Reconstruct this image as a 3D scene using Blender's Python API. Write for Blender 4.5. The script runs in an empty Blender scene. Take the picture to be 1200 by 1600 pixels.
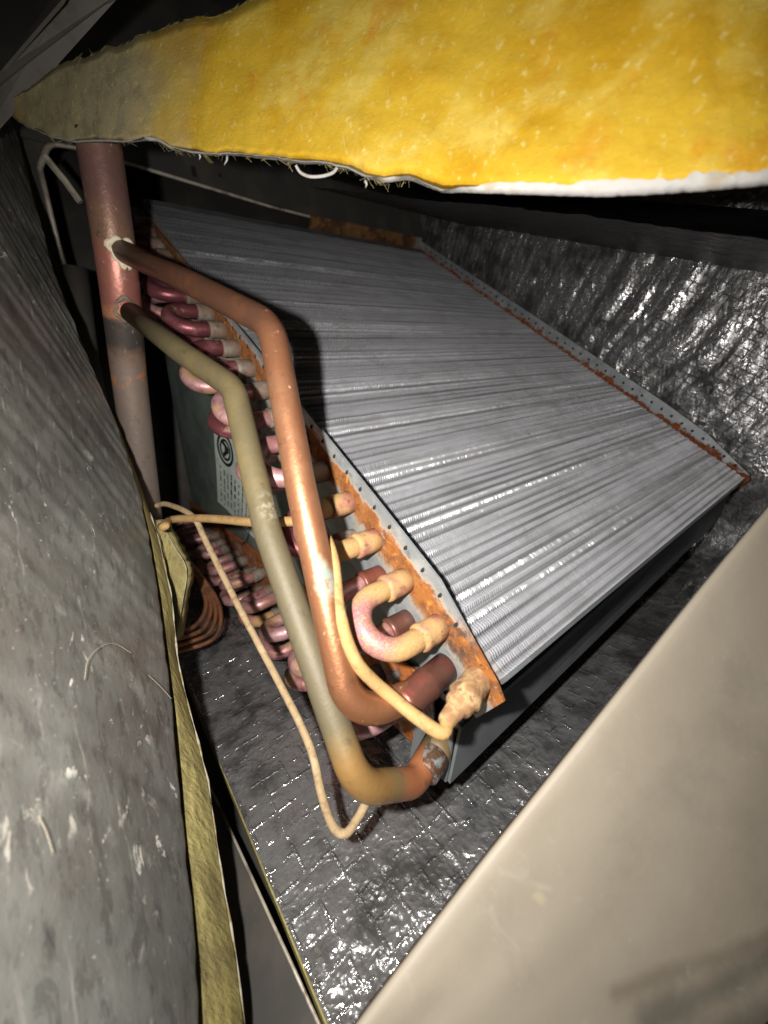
import bpy, math, random
import numpy as np
from mathutils import Vector, Matrix

sc = bpy.context.scene
R = math.radians
random.seed(7)

# ------------------------------------------------------------------ camera, world, lamp, exposure
FPX = 594.33                                   # focal length of the phone's wide lens in pixels of a 1200 x 1600 picture
M3 = np.array([[0.78368206, -0.25586221, 0.56601852],
               [-0.61500367, -0.19160916, 0.76488981],
               [-0.08725207, -0.94753388, -0.30751686]])   # rows: world X (along the tubes), Y (into the duct), Z (up)
CAM = np.array([0.0, 0.0, 0.21])               # lens height above the lined duct floor, metres
cam = bpy.data.cameras.new('camera')
camo = bpy.data.objects.new('camera', cam)
sc.collection.objects.link(camo)
cx, cy, cz = M3[:, 0], -M3[:, 1], -M3[:, 2]
camo.matrix_world = Matrix(((cx[0], cy[0], cz[0], CAM[0]), (cx[1], cy[1], cz[1], CAM[1]), (cx[2], cy[2], cz[2], CAM[2]), (0, 0, 0, 1)))
cam.sensor_fit = 'VERTICAL'
cam.sensor_height = 24.0
cam.lens = 24.0 * FPX / 1600.0
cam.clip_start = 0.005
cam.clip_end = 50
cam.dof.use_dof = True
cam.dof.focus_distance = 0.205
cam.dof.aperture_fstop = 5.5
sc.camera = camo

world = bpy.data.worlds.new('World')
sc.world = world
world.use_nodes = True
world.node_tree.nodes['Background'].inputs[0].default_value = (0.9, 0.95, 1.0, 1)
world.node_tree.nodes['Background'].inputs[1].default_value = 0.028

lamp = bpy.data.lights.new('phone_flash', 'SPOT')
lamp.energy = 4.9
lamp.color = (1.0, 0.955, 0.88)
lamp.shadow_soft_size = 0.0035
lamp.spot_size = R(160)
lamp.spot_blend = 1.0
lampo = bpy.data.objects.new('phone_flash', lamp)
sc.collection.objects.link(lampo)
lw = M3 @ np.array([-0.033, -0.009, 0.0]) + CAM
lampo.location = lw
tgt = M3 @ np.array([-0.020, 0.022, 0.20]) + CAM
lampo.rotation_euler = (Vector(tgt) - Vector(lw)).to_track_quat('-Z', 'Y').to_euler()

sc.view_settings.view_transform = 'Standard'
sc.view_settings.look = 'None'
sc.view_settings.exposure = 0.0
sc.view_settings.gamma = 1.0
sc.render.engine = 'CYCLES'
sc.cycles.max_bounces = 5
sc.cycles.sample_clamp_indirect = 3.0

# ------------------------------------------------------------------ survey helpers: where a sight line meets a plane of the duct
def ray(px, py):
    return M3 @ np.array([(px - 600) / FPX, (py - 800) / FPX, 1.0])
def at(px, py, d):
    return Vector(ray(px, py) * d + CAM)
def on(px, py, axis, val):
    r = ray(px, py)
    return Vector(r * ((val - CAM[axis]) / r[axis]) + CAM)

# ------------------------------------------------------------------ numpy value noise
def vnoise(x, y, seed=0):
    x = np.asarray(x, float); y = np.asarray(y, float)
    xi = np.floor(x).astype(np.int64); yi = np.floor(y).astype(np.int64)
    fx = x - xi; fy = y - yi
    fx = fx * fx * (3 - 2 * fx); fy = fy * fy * (3 - 2 * fy)
    def h(a, b):
        n = (a * 374761393 + b * 668265263 + seed * 982451653) & 0xffffffff
        n = ((n ^ (n >> 13)) * 1274126177) & 0xffffffff
        n = n ^ (n >> 16)
        return (n & 0xffff) / 65535.0
    return ((h(xi, yi) * (1 - fx) + h(xi + 1, yi) * fx) * (1 - fy) + (h(xi, yi + 1) * (1 - fx) + h(xi + 1, yi + 1) * fx) * fy)
def fbm(x, y, seed=0, octs=4):
    v = 0; a = 0.5
    for i in range(octs):
        v = v + a * vnoise(x * 2 ** i, y * 2 ** i, seed + i * 17); a *= 0.5
    return v

# ------------------------------------------------------------------ object helpers
def link(o):
    sc.collection.objects.link(o); return o
def thing(name, label, cat, loc=(0, 0, 0), group=None):
    o = bpy.data.objects.new(name, None); link(o)
    o.location = loc; o.empty_display_size = 0.02
    o['label'] = label; o['category'] = cat
    if group: o['group'] = group
    return o
def mesh_of(name, verts, faces, mat, smooth=False):
    me = bpy.data.meshes.new(name)
    if isinstance(verts, np.ndarray): verts = verts.tolist()
    if isinstance(faces, np.ndarray): faces = faces.tolist()
    me.from_pydata([tuple(v) for v in verts], [], faces)
    if mat: me.materials.append(mat)
    if smooth: me.polygons.foreach_set('use_smooth', [True] * len(me.polygons))
    me.update(); return me
def obj(name, verts, faces, mat, parent=None, smooth=False, kind=None, label=None, local=None, autosm=None):
    """one mesh object; verts are world coordinates unless 'local' gives the object's own world matrix"""
    if local is None:
        V = np.array([tuple(v) for v in verts], float)
        if parent is not None:
            org = np.array(root_world(parent))
        else:
            org = np.array([V[:, 0].mean(), V[:, 1].mean(), V[:, 2].min()])
        me = mesh_of(name, V - org, faces, mat, smooth)
        o = bpy.data.objects.new(name, me); link(o)
        if parent is not None: o.parent = parent
        else: o.location = org
    else:
        me = mesh_of(name, verts, faces, mat, smooth)
        o = bpy.data.objects.new(name, me); link(o)
        place(o, local, parent)
    if kind: o['kind'] = kind
    if label: o['label'] = label
    return o
WORLD = {}
def root_world(o):
    l = Vector(o.location)
    p = o.parent
    while p: l = l + Vector(p.location); p = p.parent
    return l
def place(o, mw, parent=None):
    if parent is not None:
        o.parent = parent
        pm = full(parent)
        m = pm.inverted() @ mw
    else: m = mw
    l, q, s = m.decompose()
    o.location = l; o.rotation_euler = q.to_euler()
def full(o):
    m = Matrix.LocRotScale(o.location, o.rotation_euler, None)
    p = o.parent
    while p:
        m = Matrix.LocRotScale(p.location, p.rotation_euler, None) @ m; p = p.parent
    return m

def box(x0, x1, y0, y1, z0, z1):
    v = [(x, y, z) for x in (x0, x1) for y in (y0, y1) for z in (z0, z1)]
    f = [(0, 1, 3, 2), (4, 6, 7, 5), (0, 4, 5, 1), (2, 3, 7, 6), (0, 2, 6, 4), (1, 5, 7, 3)]
    return v, f
def join(parts):
    V = []; F = []
    for v, f in parts:
        b = len(V); V += [tuple(p) for p in v]; F += [tuple(i + b for i in q) for q in f]
    return V, F

def fillet(pts, rad, n=8):
    """polyline with rounded corners"""
    pts = [Vector(p) for p in pts]
    if not isinstance(rad, (list, tuple)): rad = [rad] * len(pts)
    out = [pts[0]]
    for i in range(1, len(pts) - 1):
        a, b, c_ = pts[i - 1], pts[i], pts[i + 1]
        u = (a - b); v = (c_ - b); lu, lv = u.length, v.length
        u.normalize(); v.normalize()
        ang = u.angle(v)
        if ang > 3.10: out.append(b); continue
        d = min(rad[i] / math.tan(ang / 2), lu * 0.48, lv * 0.48)
        p0, p2 = b + u * d, b + v * d
        r = d * math.tan(ang / 2)
        cen = b + (u + v).normalized() * (r / math.sin(ang / 2))
        w0, w1 = (p0 - cen), (p2 - cen)
        tot = w0.angle(w1)
        for k in range(n + 1):
            t = k / n
            q = (w0 * math.sin((1 - t) * tot) + w1 * math.sin(t * tot)) / max(math.sin(tot), 1e-6)
            out.append(cen + q)
    out.append(pts[-1]); return out
def catmull(pts, n=8):
    P = [Vector(p) for p in pts]; P = [P[0] * 2 - P[1]] + P + [P[-1] * 2 - P[-2]]
    out = []
    for i in range(1, len(P) - 2):
        for k in range(n):
            t = k / n
            out.append(0.5 * ((2 * P[i]) + (P[i + 1] - P[i - 1]) * t + (2 * P[i - 1] - 5 * P[i] + 4 * P[i + 1] - P[i + 2]) * t * t
                              + (-P[i - 1] + 3 * P[i] - 3 * P[i + 1] + P[i + 2]) * t ** 3))
    out.append(P[-2]); return out
def tube(path, r, seg=16, caps=True, flat=None, wob=0.0):
    """sweep a circle along a path; r is a number or a function of the 0..1 position"""
    P = [Vector(p) for p in path]; n = len(P)
    L = [0.0]
    for i in range(1, n): L.append(L[-1] + (P[i] - P[i - 1]).length)
    T = []
    for i in range(n):
        t = P[min(i + 1, n - 1)] - P[max(i - 1, 0)]; t.normalize(); T.append(t)
    up = Vector((0, 0, 1)) if abs(T[0].z) < 0.9 else Vector((1, 0, 0))
    N = (up - T[0] * up.dot(T[0])).normalized()
    V = []; F = []
    for i in range(n):
        N = (N - T[i] * N.dot(T[i])).normalized(); B = T[i].cross(N)
        rr = r(L[i] / L[-1]) if callable(r) else r
        for k in range(seg):
            a = 2 * math.pi * k / seg
            e = 1.0
            if wob: e = 1 + wob * math.sin(3 * a + i * 0.9) * math.sin(i * 0.37)
            V.append(P[i] + (N * math.cos(a) + B * math.sin(a)) * rr * e)
    for i in range(n - 1):
        for k in range(seg):
            k2 = (k + 1) % seg
            F.append((i * seg + k, i * seg + k2, (i + 1) * seg + k2, (i + 1) * seg + k))
    if caps:
        F.append(tuple(range(seg - 1, -1, -1))); F.append(tuple((n - 1) * seg + k for k in range(seg)))
    return V, F
def ringtube(a, b, prof, seg=20):
    """lathe profile [(t, r)] about the axis a-b (t in 0..1)"""
    a = Vector(a); b = Vector(b)
    path = [a + (b - a) * t for t, _ in prof]
    T = (b - a).normalized()
    up = Vector((0, 0, 1)) if abs(T.z) < 0.9 else Vector((1, 0, 0))
    N = (up - T * up.dot(T)).normalized(); B = T.cross(N)
    V = []; F = []
    for p, (_, r) in zip(path, prof):
        for k in range(seg):
            q = 2 * math.pi * k / seg
            V.append(p + (N * math.cos(q) + B * math.sin(q)) * r)
    n = len(prof)
    for i in range(n - 1):
        for k in range(seg):
            k2 = (k + 1) % seg
            F.append((i * seg + k, i * seg + k2, (i + 1) * seg + k2, (i + 1) * seg + k))
    F.append(tuple(range(seg - 1, -1, -1))); F.append(tuple((n - 1) * seg + k for k in range(seg)))
    return V, F
def grid_faces(nu, nv, off=0):
    i, j = np.meshgrid(np.arange(nu - 1), np.arange(nv - 1), indexing='ij')
    a = (i * nv + j).ravel() + off
    return np.stack([a, a + nv, a + nv + 1, a + 1], 1)

# ------------------------------------------------------------------ materials
def C4(c): return (c[0], c[1], c[2], 1)
class Mat:
    def __init__(s, name, base, rough=0.5, metal=0.0, spec=0.5):
        s.m = bpy.data.materials.new(name); s.m.use_nodes = True
        s.t = s.m.node_tree; s.b = s.t.nodes['Principled BSDF']
        s.tc = s.t.nodes.new('ShaderNodeTexCoord')
        s.col = None; s.base = base
        s.b.inputs['Base Color'].default_value = C4(base)
        s.b.inputs['Roughness'].default_value = rough
        s.b.inputs['Metallic'].default_value = metal
        s.b.inputs['Specular IOR Level'].default_value = spec
        s.rough = rough; s.metal = metal; s.hgt = None
    def node(s, k, **kw):
        n = s.t.nodes.new(k)
        for a, v in kw.items(): setattr(n, a, v)
        return n
    def L(s, a, b): s.t.links.new(a, b)
    def coord(s, scale=(1, 1, 1), off=(0, 0, 0), rot=(0, 0, 0), rnd=False):
        mp = s.node('ShaderNodeMapping')
        mp.inputs['Scale'].default_value = scale; mp.inputs['Location'].default_value = off; mp.inputs['Rotation'].default_value = rot
        s.L(s.tc.outputs['Object'], mp.inputs['Vector'])
        if rnd:
            oi = s.node('ShaderNodeObjectInfo'); ad = s.node('ShaderNodeVectorMath', operation='ADD')
            mu = s.node('ShaderNodeMath', operation='MULTIPLY'); mu.inputs[1].default_value = 40
            s.L(oi.outputs['Random'], mu.inputs[0]); s.L(mp.outputs[0], ad.inputs[0]); s.L(mu.outputs[0], ad.inputs[1])
            return ad.outputs[0]
        return mp.outputs[0]
    def ramp(s, v, lo, hi):
        r = s.node('ShaderNodeMapRange', interpolation_type='SMOOTHSTEP'); r.inputs[1].default_value = lo; r.inputs[2].default_value = hi
        s.L(v, r.inputs[0]); return r.outputs[0]
    def noise(s, scale, lo=None, hi=None, detail=6, rough=0.6, dist=0.0, stretch=(1, 1, 1), off=(0, 0, 0), rot=(0, 0, 0), rnd=False):
        n = s.node('ShaderNodeTexNoise'); n.inputs['Scale'].default_value = scale; n.inputs['Detail'].default_value = detail
        n.inputs['Roughness'].default_value = rough; n.inputs['Distortion'].default_value = dist
        s.L(s.coord(stretch, off, rot, rnd), n.inputs['Vector'])
        return s.ramp(n.outputs['Fac'], lo, hi) if lo is not None else n.outputs['Fac']
    def axis(s, k, lo, hi, wob=0.0, wscale=200):
        sp = s.node('ShaderNodeSeparateXYZ'); s.L(s.tc.outputs['Object'], sp.inputs[0]); v = sp.outputs[k]
        if wob:
            v = s.madd(s.noise(wscale, detail=4), 2 * wob, v, -wob)
        return s.ramp(v, lo, hi)
    def madd(s, a, k, b, c=0.0):
        m = s.node('ShaderNodeMath', operation='MULTIPLY_ADD'); m.inputs[1].default_value = k
        s.L(a, m.inputs[0]); s.L(b, m.inputs[2])
        if c:
            n = s.node('ShaderNodeMath', operation='ADD'); n.inputs[1].default_value = c; s.L(m.outputs[0], n.inputs[0]); return n.outputs[0]
        return m.outputs[0]
    def ball(s, cen, r0, r1, wob=0.0, wscale=300, stretch=(1, 1, 1)):
        d = s.node('ShaderNodeVectorMath', operation='DISTANCE')
        s.L(s.coord(stretch), d.inputs[0]); d.inputs[1].default_value = tuple(cen[i] * stretch[i] for i in range(3))
        v = d.outputs['Value']
        if wob: v = s.madd(s.noise(wscale, detail=4), 2 * wob, v, -wob)
        return s.ramp(v, r1, r0)
    def mul(s, a, b):
        m = s.node('ShaderNodeMath', operation='MULTIPLY'); s.L(a, m.inputs[0])
        if isinstance(b, (int, float)): m.inputs[1].default_value = b
        else: s.L(b, m.inputs[1])
        return m.outputs[0]
    def inv(s, a):
        m = s.node('ShaderNodeMath', operation='SUBTRACT'); m.inputs[0].default_value = 1; s.L(a, m.inputs[1]); return m.outputs[0]
    def mx(s, a, b):
        m = s.node('ShaderNodeMath', operation='MAXIMUM'); s.L(a, m.inputs[0]); s.L(b, m.inputs[1]); return m.outputs[0]
    def layer(s, color, mask, rough=None, metal=None, k=1.0):
        if k != 1.0: mask = s.mul(mask, k)
        m = s.node('ShaderNodeMix', data_type='RGBA')
        s.L(mask, m.inputs[0])
        if s.col is None: m.inputs[6].default_value = C4(s.base)
        else: s.L(s.col, m.inputs[6])
        m.inputs[7].default_value = C4(color)
        s.col = m.outputs[2]; s.L(s.col, s.b.inputs['Base Color'])
        for nm, val, attr in (('Roughness', rough, 'rough'), ('Metallic', metal, 'metal')):
            if val is None: continue
            f = s.node('ShaderNodeMix', data_type='FLOAT'); s.L(mask, f.inputs[0])
            cur = getattr(s, attr)
            if isinstance(cur, (int, float)): f.inputs[2].default_value = cur
            else: s.L(cur, f.inputs[2])
            f.inputs[3].default_value = val
            setattr(s, attr, f.outputs[0]); s.L(f.outputs[0], s.b.inputs[nm])
        return s
    def height(s, v, k):
        if s.hgt is None: s.hgt = s.mul(v, k)
        else: s.hgt = s.madd(v, k, s.hgt)
        return s
    def bump(s, dist=0.001, strength=1.0):
        b = s.node('ShaderNodeBump'); b.inputs['Strength'].default_value = strength; b.inputs['Distance'].default_value = dist
        s.L(s.hgt, b.inputs['Height']); s.L(b.outputs[0], s.b.inputs['Normal']); return s

# ---- fins
FIN = Mat('aluminium_fin', (0.93, 0.94, 1.0), 0.34, 0.74)
FIN.layer((0.55, 0.55, 0.57), FIN.noise(24, 0.45, 0.75, stretch=(1, 1.5, 1)), k=0.55)
FIN.layer((0.75, 0.75, 0.76), FIN.noise(420, 0.55, 0.75, stretch=(1, 0.25, 1)), k=0.5)
FIN.layer((0.20, 0.14, 0.09), FIN.noise(60, 0.70, 0.80, detail=8), rough=0.8, metal=0.2, k=0.5)
# shade of the ripple hollows painted into the fin colour as dark grey bands
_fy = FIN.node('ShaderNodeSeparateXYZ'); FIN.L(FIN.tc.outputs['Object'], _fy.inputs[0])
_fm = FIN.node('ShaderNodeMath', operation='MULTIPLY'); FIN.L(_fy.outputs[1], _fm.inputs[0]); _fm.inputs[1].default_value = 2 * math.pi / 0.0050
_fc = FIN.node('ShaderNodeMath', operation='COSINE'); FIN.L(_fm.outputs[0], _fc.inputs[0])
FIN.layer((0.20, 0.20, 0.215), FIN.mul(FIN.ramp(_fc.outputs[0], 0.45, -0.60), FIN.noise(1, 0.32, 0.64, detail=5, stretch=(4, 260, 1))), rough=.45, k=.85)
FIN.layer((0.15, 0.15, 0.155), FIN.mul(FIN.noise(7, 0.48, 0.70, detail=6, off=(2, 1, 0)), FIN.noise(300, .40, .60)), rough=.6, metal=.4, k=.4)
CORE = Mat('coil_core', (0.03, 0.03, 0.035), 0.7, 0.4)
# ---- galvanised plates with rust (object space of slab one: x = along tubes, y = up the slope, z = out of the slab face)
def rusty_plate(name, upper, hot):
    m = Mat(name, (0.34, 0.37, 0.39), 0.5, 0.55)
    m.layer((0.52, 0.55, 0.56), m.noise(90, 0.45, 0.7), k=0.7)
    m.layer((0.16, 0.17, 0.18), m.noise(160, 0.55, 0.72, detail=8), k=0.6)
    return m
PLATE = rusty_plate('galvanised_end_plate', 0, 0)
_n = PLATE.noise(48, detail=8, rough=0.7)
_zz = PLATE.node('ShaderNodeSeparateXYZ'); PLATE.L(PLATE.tc.outputs['Object'], _zz.inputs[0])
_d = PLATE.madd(_n, 0.020, _zz.outputs[2], -0.010)
_band = PLATE.mul(PLATE.ramp(_d, -0.0160, -0.0105), PLATE.ramp(_d, 0.0030, 0.0002))
_patch = PLATE.mx(PLATE.mul(PLATE.noise(36, 0.28, 0.42, detail=7, off=(0, .7, .2)), 1.0), PLATE.axis(1, 0.10, 0.06))
PLATE.layer((0.60, 0.55, 0.45), PLATE.mul(PLATE.mul(PLATE.ramp(_d, -0.019, -0.014), PLATE.ramp(_d, 0.0055, 0.0015)), _patch), k=0.6)
_rm = PLATE.mul(_band, _patch)
_edge = PLATE.axis(1, 0.030, 0.012, wob=0.008, wscale=80)
_rm = PLATE.mx(_rm, PLATE.mul(_edge, PLATE.ramp(_d, -0.008, -0.003)))
PLATE.layer((0.29, 0.10, 0.018), _rm, rough=0.92, metal=0.0)
PLATE.layer((0.15, 0.05, 0.014), PLATE.mul(_rm, PLATE.noise(120, 0.42, 0.62, detail=9, rough=.75)), k=0.9)
PLATE.layer((0.36, 0.33, 0.27), PLATE.mul(_rm, PLATE.noise(95, 0.58, 0.70, detail=8, rough=.7, off=(4, 4, 4))), rough=.8, k=0.7)
PLATE.layer((0.58, 0.24, 0.04), PLATE.mul(_rm, PLATE.noise(260, 0.55, 0.72, detail=6, off=(1, 2, 3))), k=0.7)
PLATE.layer((0.045, 0.032, 0.028), PLATE.mul(PLATE.ball((0, 0.022, -0.006), 0.006, 0.016, wob=0.006, wscale=160), PLATE.noise(300, 0.35, 0.6)), rough=0.9, metal=0, k=0.85)
PLATE.layer((0.07, 0.028, 0.012), PLATE.mul(_rm, PLATE.noise(420, 0.55, 0.68, detail=6, off=(7, 0, 0))), k=0.8)
PLATE.layer((0.26, 0.15, 0.07), PLATE.mul(PLATE.ramp(_d, -0.030, -0.012), PLATE.noise(70, 0.52, 0.70, detail=8, rough=.7, stretch=(1, 1, .3), off=(2, 6, 1))), rough=.85, metal=.1, k=.6)
PLATE.height(PLATE.noise(500), 0.5); PLATE.height(_rm, 0.5); PLATE.bump(0.0007, 0.7)

PLATE2 = rusty_plate('rusted_lower_end_plate', 0, 0)
_r2 = PLATE2.mx(PLATE2.noise(55, 0.36, 0.5, detail=8), PLATE2.axis(2, 0.000, 0.005))
PLATE2.layer((0.36, 0.105, 0.016), _r2, rough=0.92, metal=0)
PLATE2.layer((0.14, 0.04, 0.012), PLATE2.noise(170, 0.45, 0.62, detail=8), rough=.9, metal=0, k=0.8)
PLATE2.height(PLATE2.noise(500), 1); PLATE2.bump(0.0006, 0.6)

FLANGE = rusty_plate('galvanised_flange', 0, 0)
_f = FLANGE.madd(FLANGE.noise(70, detail=7, rough=.7), 0.016, FLANGE.node('ShaderNodeSeparateXYZ').outputs[2], 0)
_sp = FLANGE.node('ShaderNodeSeparateXYZ'); FLANGE.L(FLANGE.tc.outputs['Object'], _sp.inputs[0])
_fd = FLANGE.madd(FLANGE.noise(85, detail=8, rough=.75), 0.030, _sp.outputs[2], -0.015)
_fr = FLANGE.ramp(_fd, 0.0040, 0.0015)
FLANGE.layer((0.24, 0.062, 0.014), _fr, rough=.92, metal=0)
FLANGE.layer((0.08, 0.025, 0.012), FLANGE.mul(_fr, FLANGE.noise(250, .45, .6)), k=.8)

RUST = Mat('rusted_bracket', (0.17, 0.085, 0.025), 0.9, 0)
RUST.layer((0.07, 0.025, 0.012), RUST.noise(60, 0.42, 0.6, detail=8)); RUST.layer((0.30, 0.17, 0.05), RUST.noise(90, 0.55, 0.7, off=(3, 1, 0)), k=.7)
RUST.layer((0.25, 0.24, 0.22), RUST.axis(0, 0.365, 0.372), rough=.6, metal=.3)

SLOT = Mat('slot_shadow_metal', (0.012, 0.012, 0.012), 0.8)
DELTA = Mat('delta_plate_metal', (0.23, 0.275, 0.25), 0.5, 0.1)
DELTA.layer((0.15, 0.185, 0.165), DELTA.noise(30, 0.4, 0.65, detail=7)); DELTA.layer((0.40, 0.44, 0.41), DELTA.noise(220, 0.66, 0.74, detail=5), k=.6)
DELTA.layer((0.33, 0.37, 0.35), DELTA.noise(70, 0.55, 0.72, detail=6, stretch=(1, .3, 1.5)), k=.5)
GALV = Mat('grey_sheet_metal', (0.15, 0.165, 0.175), 0.5, 0.3)
GALV.layer((0.12, 0.13, 0.135), GALV.noise(60, 0.4, 0.7, detail=8)); GALV.layer((0.28, 0.29, 0.29), GALV.noise(300, 0.6, 0.75), k=.5)
GALV.layer((0.20, 0.09, 0.04), GALV.noise(70, 0.68, 0.76, detail=8, off=(5, 0, 0)), rough=.9, metal=0, k=.7)

# ---- copper family
DUST = (0.36, 0.215, 0.085)
def copper(name, base, layers, rough=0.35, metal=0.75, bump=0.0003):
    m = Mat(name, base, rough, metal)
    for l in layers(m): m.layer(*l[:2], **(l[2] if len(l) > 2 else {}))
    m.height(m.noise(600, detail=4, rnd=True), 1.0); m.bump(bump, 0.5)
    return m.m
BEND_DUSTY = copper('dusty_copper_bend', DUST, lambda m: [
    ((0.34, 0.13, 0.15), m.mul(m.ball((-0.030, 0, -0.002), 0.010, 0.0175, wob=0.0022, wscale=500), m.noise(900, 0.30, 0.52, detail=3)), dict(rough=.5, metal=.2)),
    ((0.48, 0.31, 0.14), m.noise(1400, 0.55, 0.66, detail=3), dict(k=.8)),
    ((0.30, 0.16, 0.06), m.noise(260, 0.56, 0.72, detail=7), dict(k=.75)),
    ((0.20, 0.10, 0.06), m.noise(90, 0.62, 0.72, detail=5), dict(k=.5))], rough=.85, metal=0.0, bump=.0006)
STUB_DUSTY = copper('dusty_tube_stub', (0.37, 0.225, 0.095), lambda m: [
    ((0.36, 0.15, 0.13), m.noise(120, 0.48, 0.60, detail=6, rnd=True), dict(metal=.3, rough=.5, k=.7)),
    ((0.17, 0.085, 0.04), m.noise(300, 0.55, 0.7, detail=7, rnd=True), dict(k=.8))], rough=.85, metal=0.0, bump=.0006)
BEND_PURPLE = copper('purple_tarnished_bend', (0.38, 0.165, 0.165), lambda m: [
    ((0.56, 0.34, 0.37), m.noise(80, 0.42, 0.62, detail=4, rnd=True), dict(k=.8)),
    ((0.36, 0.22, 0.09), m.noise(60, 0.50, 0.68, detail=5, off=(3, 2, 1), rnd=True), dict(rough=.7, metal=.1, k=.85)),
    ((0.16, 0.03, 0.05), m.noise(110, 0.58, 0.72, detail=6, off=(1, 4, 1), rnd=True), dict(k=.8)), ((0.16, 0.10, 0.06), m.noise(180, 0.50, 0.66, detail=8, off=(6, 6, 2), rnd=True), dict(rough=.8, metal=.1, k=.7))], rough=.46, metal=.5)
BEND_DARK = copper('dark_maroon_bend', (0.20, 0.06, 0.07), lambda m: [
    ((0.40, 0.16, 0.20), m.noise(80, 0.5, 0.68, detail=4, rnd=True), dict(k=.6)),
    ((0.24, 0.18, 0.10), m.noise(70, 0.56, 0.68, detail=5, off=(3, 2, 1), rnd=True), dict(rough=.8, metal=.0, k=.8))], rough=.38, metal=.6)
COLLAR = copper('grey_braze_collar', (0.17, 0.12, 0.09), lambda m: [
    ((0.22, 0.21, 0.18), m.noise(120, 0.48, 0.62, detail=5, rnd=True), dict(k=.8)),
    ((0.18, 0.28, 0.24), m.noise(90, 0.64, 0.72, detail=5, off=(9, 2, 1), rnd=True), dict(k=.7)),
    ((0.10, 0.055, 0.04), m.noise(200, 0.55, 0.7, detail=6, rnd=True), dict(k=.7))], rough=.7, metal=.2, bump=.0007)
JOINT_RED = copper('red_brown_joint', (0.13, 0.055, 0.04), lambda m: [
    ((0.24, 0.065, 0.045), m.noise(60, 0.42, 0.6, detail=4, rnd=True), dict(k=.7)),
    ((0.10, 0.05, 0.04), m.noise(150, 0.5, 0.7, detail=6, rnd=True), dict(k=.8))], rough=.42, metal=.45)
CRUST = copper('crusty_brown_coupling', (0.24, 0.13, 0.06), lambda m: [
    ((0.40, 0.27, 0.13), m.noise(130, 0.45, 0.6, detail=6), dict(k=.9)),
    ((0.10, 0.05, 0.03), m.noise(240, 0.52, 0.66, detail=8), dict(k=.85))], rough=.9, metal=0.0, bump=.0009)
FLUX = copper('cream_braze_flux', (0.62, 0.56, 0.42), lambda m: [
    ((0.40, 0.30, 0.16), m.noise(200, 0.5, 0.65, detail=6), dict(k=.7))], rough=.7, metal=.0, bump=.0012)
SILVER = copper('silver_braze', (0.30, 0.30, 0.29), lambda m: [
    ((0.13, 0.07, 0.045), m.noise(130, 0.36, 0.48, detail=6), {}), ((0.30, 0.42, 0.45), m.noise(200, .58, .68, off=(2, 0, 0)), dict(k=.6))], rough=.45, metal=.5, bump=.001)
CAPDUST = copper('dust_coated_capillary', (0.34, 0.205, 0.078), lambda m: [
    ((0.17, 0.095, 0.04), m.noise(210, 0.50, 0.66, detail=9, rough=.7), dict(k=.75)),
    ((0.40, 0.26, 0.11), m.noise(120, 0.5, 0.68, detail=4, off=(4, 0, 0)), dict(k=.7))], rough=.88, metal=0.0, bump=.0005)
CAPPALE = copper('pale_dusty_capillary', (0.32, 0.23, 0.13), lambda m: [
    ((0.17, 0.10, 0.05), m.noise(210, 0.48, 0.66, detail=9, rough=.7), dict(k=.75)),
    ((0.42, 0.32, 0.19), m.noise(150, 0.5, 0.68, detail=4, off=(4, 0, 0)), dict(k=.7))], rough=.82, metal=0.0, bump=.0005)
CAPBROWN = copper('brown_copper_capillary', (0.23, 0.095, 0.045), lambda m: [
    ((0.12, 0.055, 0.035), m.noise(90, 0.45, 0.6, detail=5), dict(k=.8)),
    ((0.33, 0.17, 0.08), m.noise(140, 0.58, 0.7, detail=5), dict(k=.6))], rough=.4, metal=.55)

# ---- insulation
WOOL = Mat('yellow_fibreglass', (0.58, 0.375, 0.032), 0.95, 0, 0.1)
FOILCORE = Mat('old_yellow_fibreglass', (0.37, 0.32, 0.13), 0.95, 0, 0.1)
FOILCORE.layer((0.24, 0.20, 0.09), FOILCORE.noise(60, 0.4, 0.65, detail=8, stretch=(1, 1, .35)))
FOILCORE.layer((0.48, 0.40, 0.15), FOILCORE.noise(45, 0.52, 0.7, detail=6, off=(2, 2, 2), stretch=(1, 1, .35)), k=.8)
FOILCORE.layer((0.15, 0.12, 0.07), FOILCORE.noise(260, 0.6, 0.72, detail=6), k=.6)
FOILCORE.height(FOILCORE.noise(350, detail=8, stretch=(1, 1, .3)), 1.0); FOILCORE.bump(0.002, 0.8)
PAPER = Mat('white_paper_facing', (0.40, 0.39, 0.38), 0.85)
PAPER.layer((0.33, 0.29, 0.22), PAPER.noise(90, 0.48, 0.66, detail=6)); PAPER.height(PAPER.noise(300), 1); PAPER.bump(.001, .5)
FACEEDGE = Mat('torn_facing_edge', (0.40, 0.37, 0.30), 0.9)
FACEEDGE.layer((0.22, 0.18, 0.09), FACEEDGE.noise(140, .42, .6, detail=6))
FIBRE = Mat('glass_fibre', (0.36, 0.32, 0.23), 0.7)
FIBREY = Mat('yellow_glass_fibre', (0.55, 0.48, 0.22), 0.7)

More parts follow.
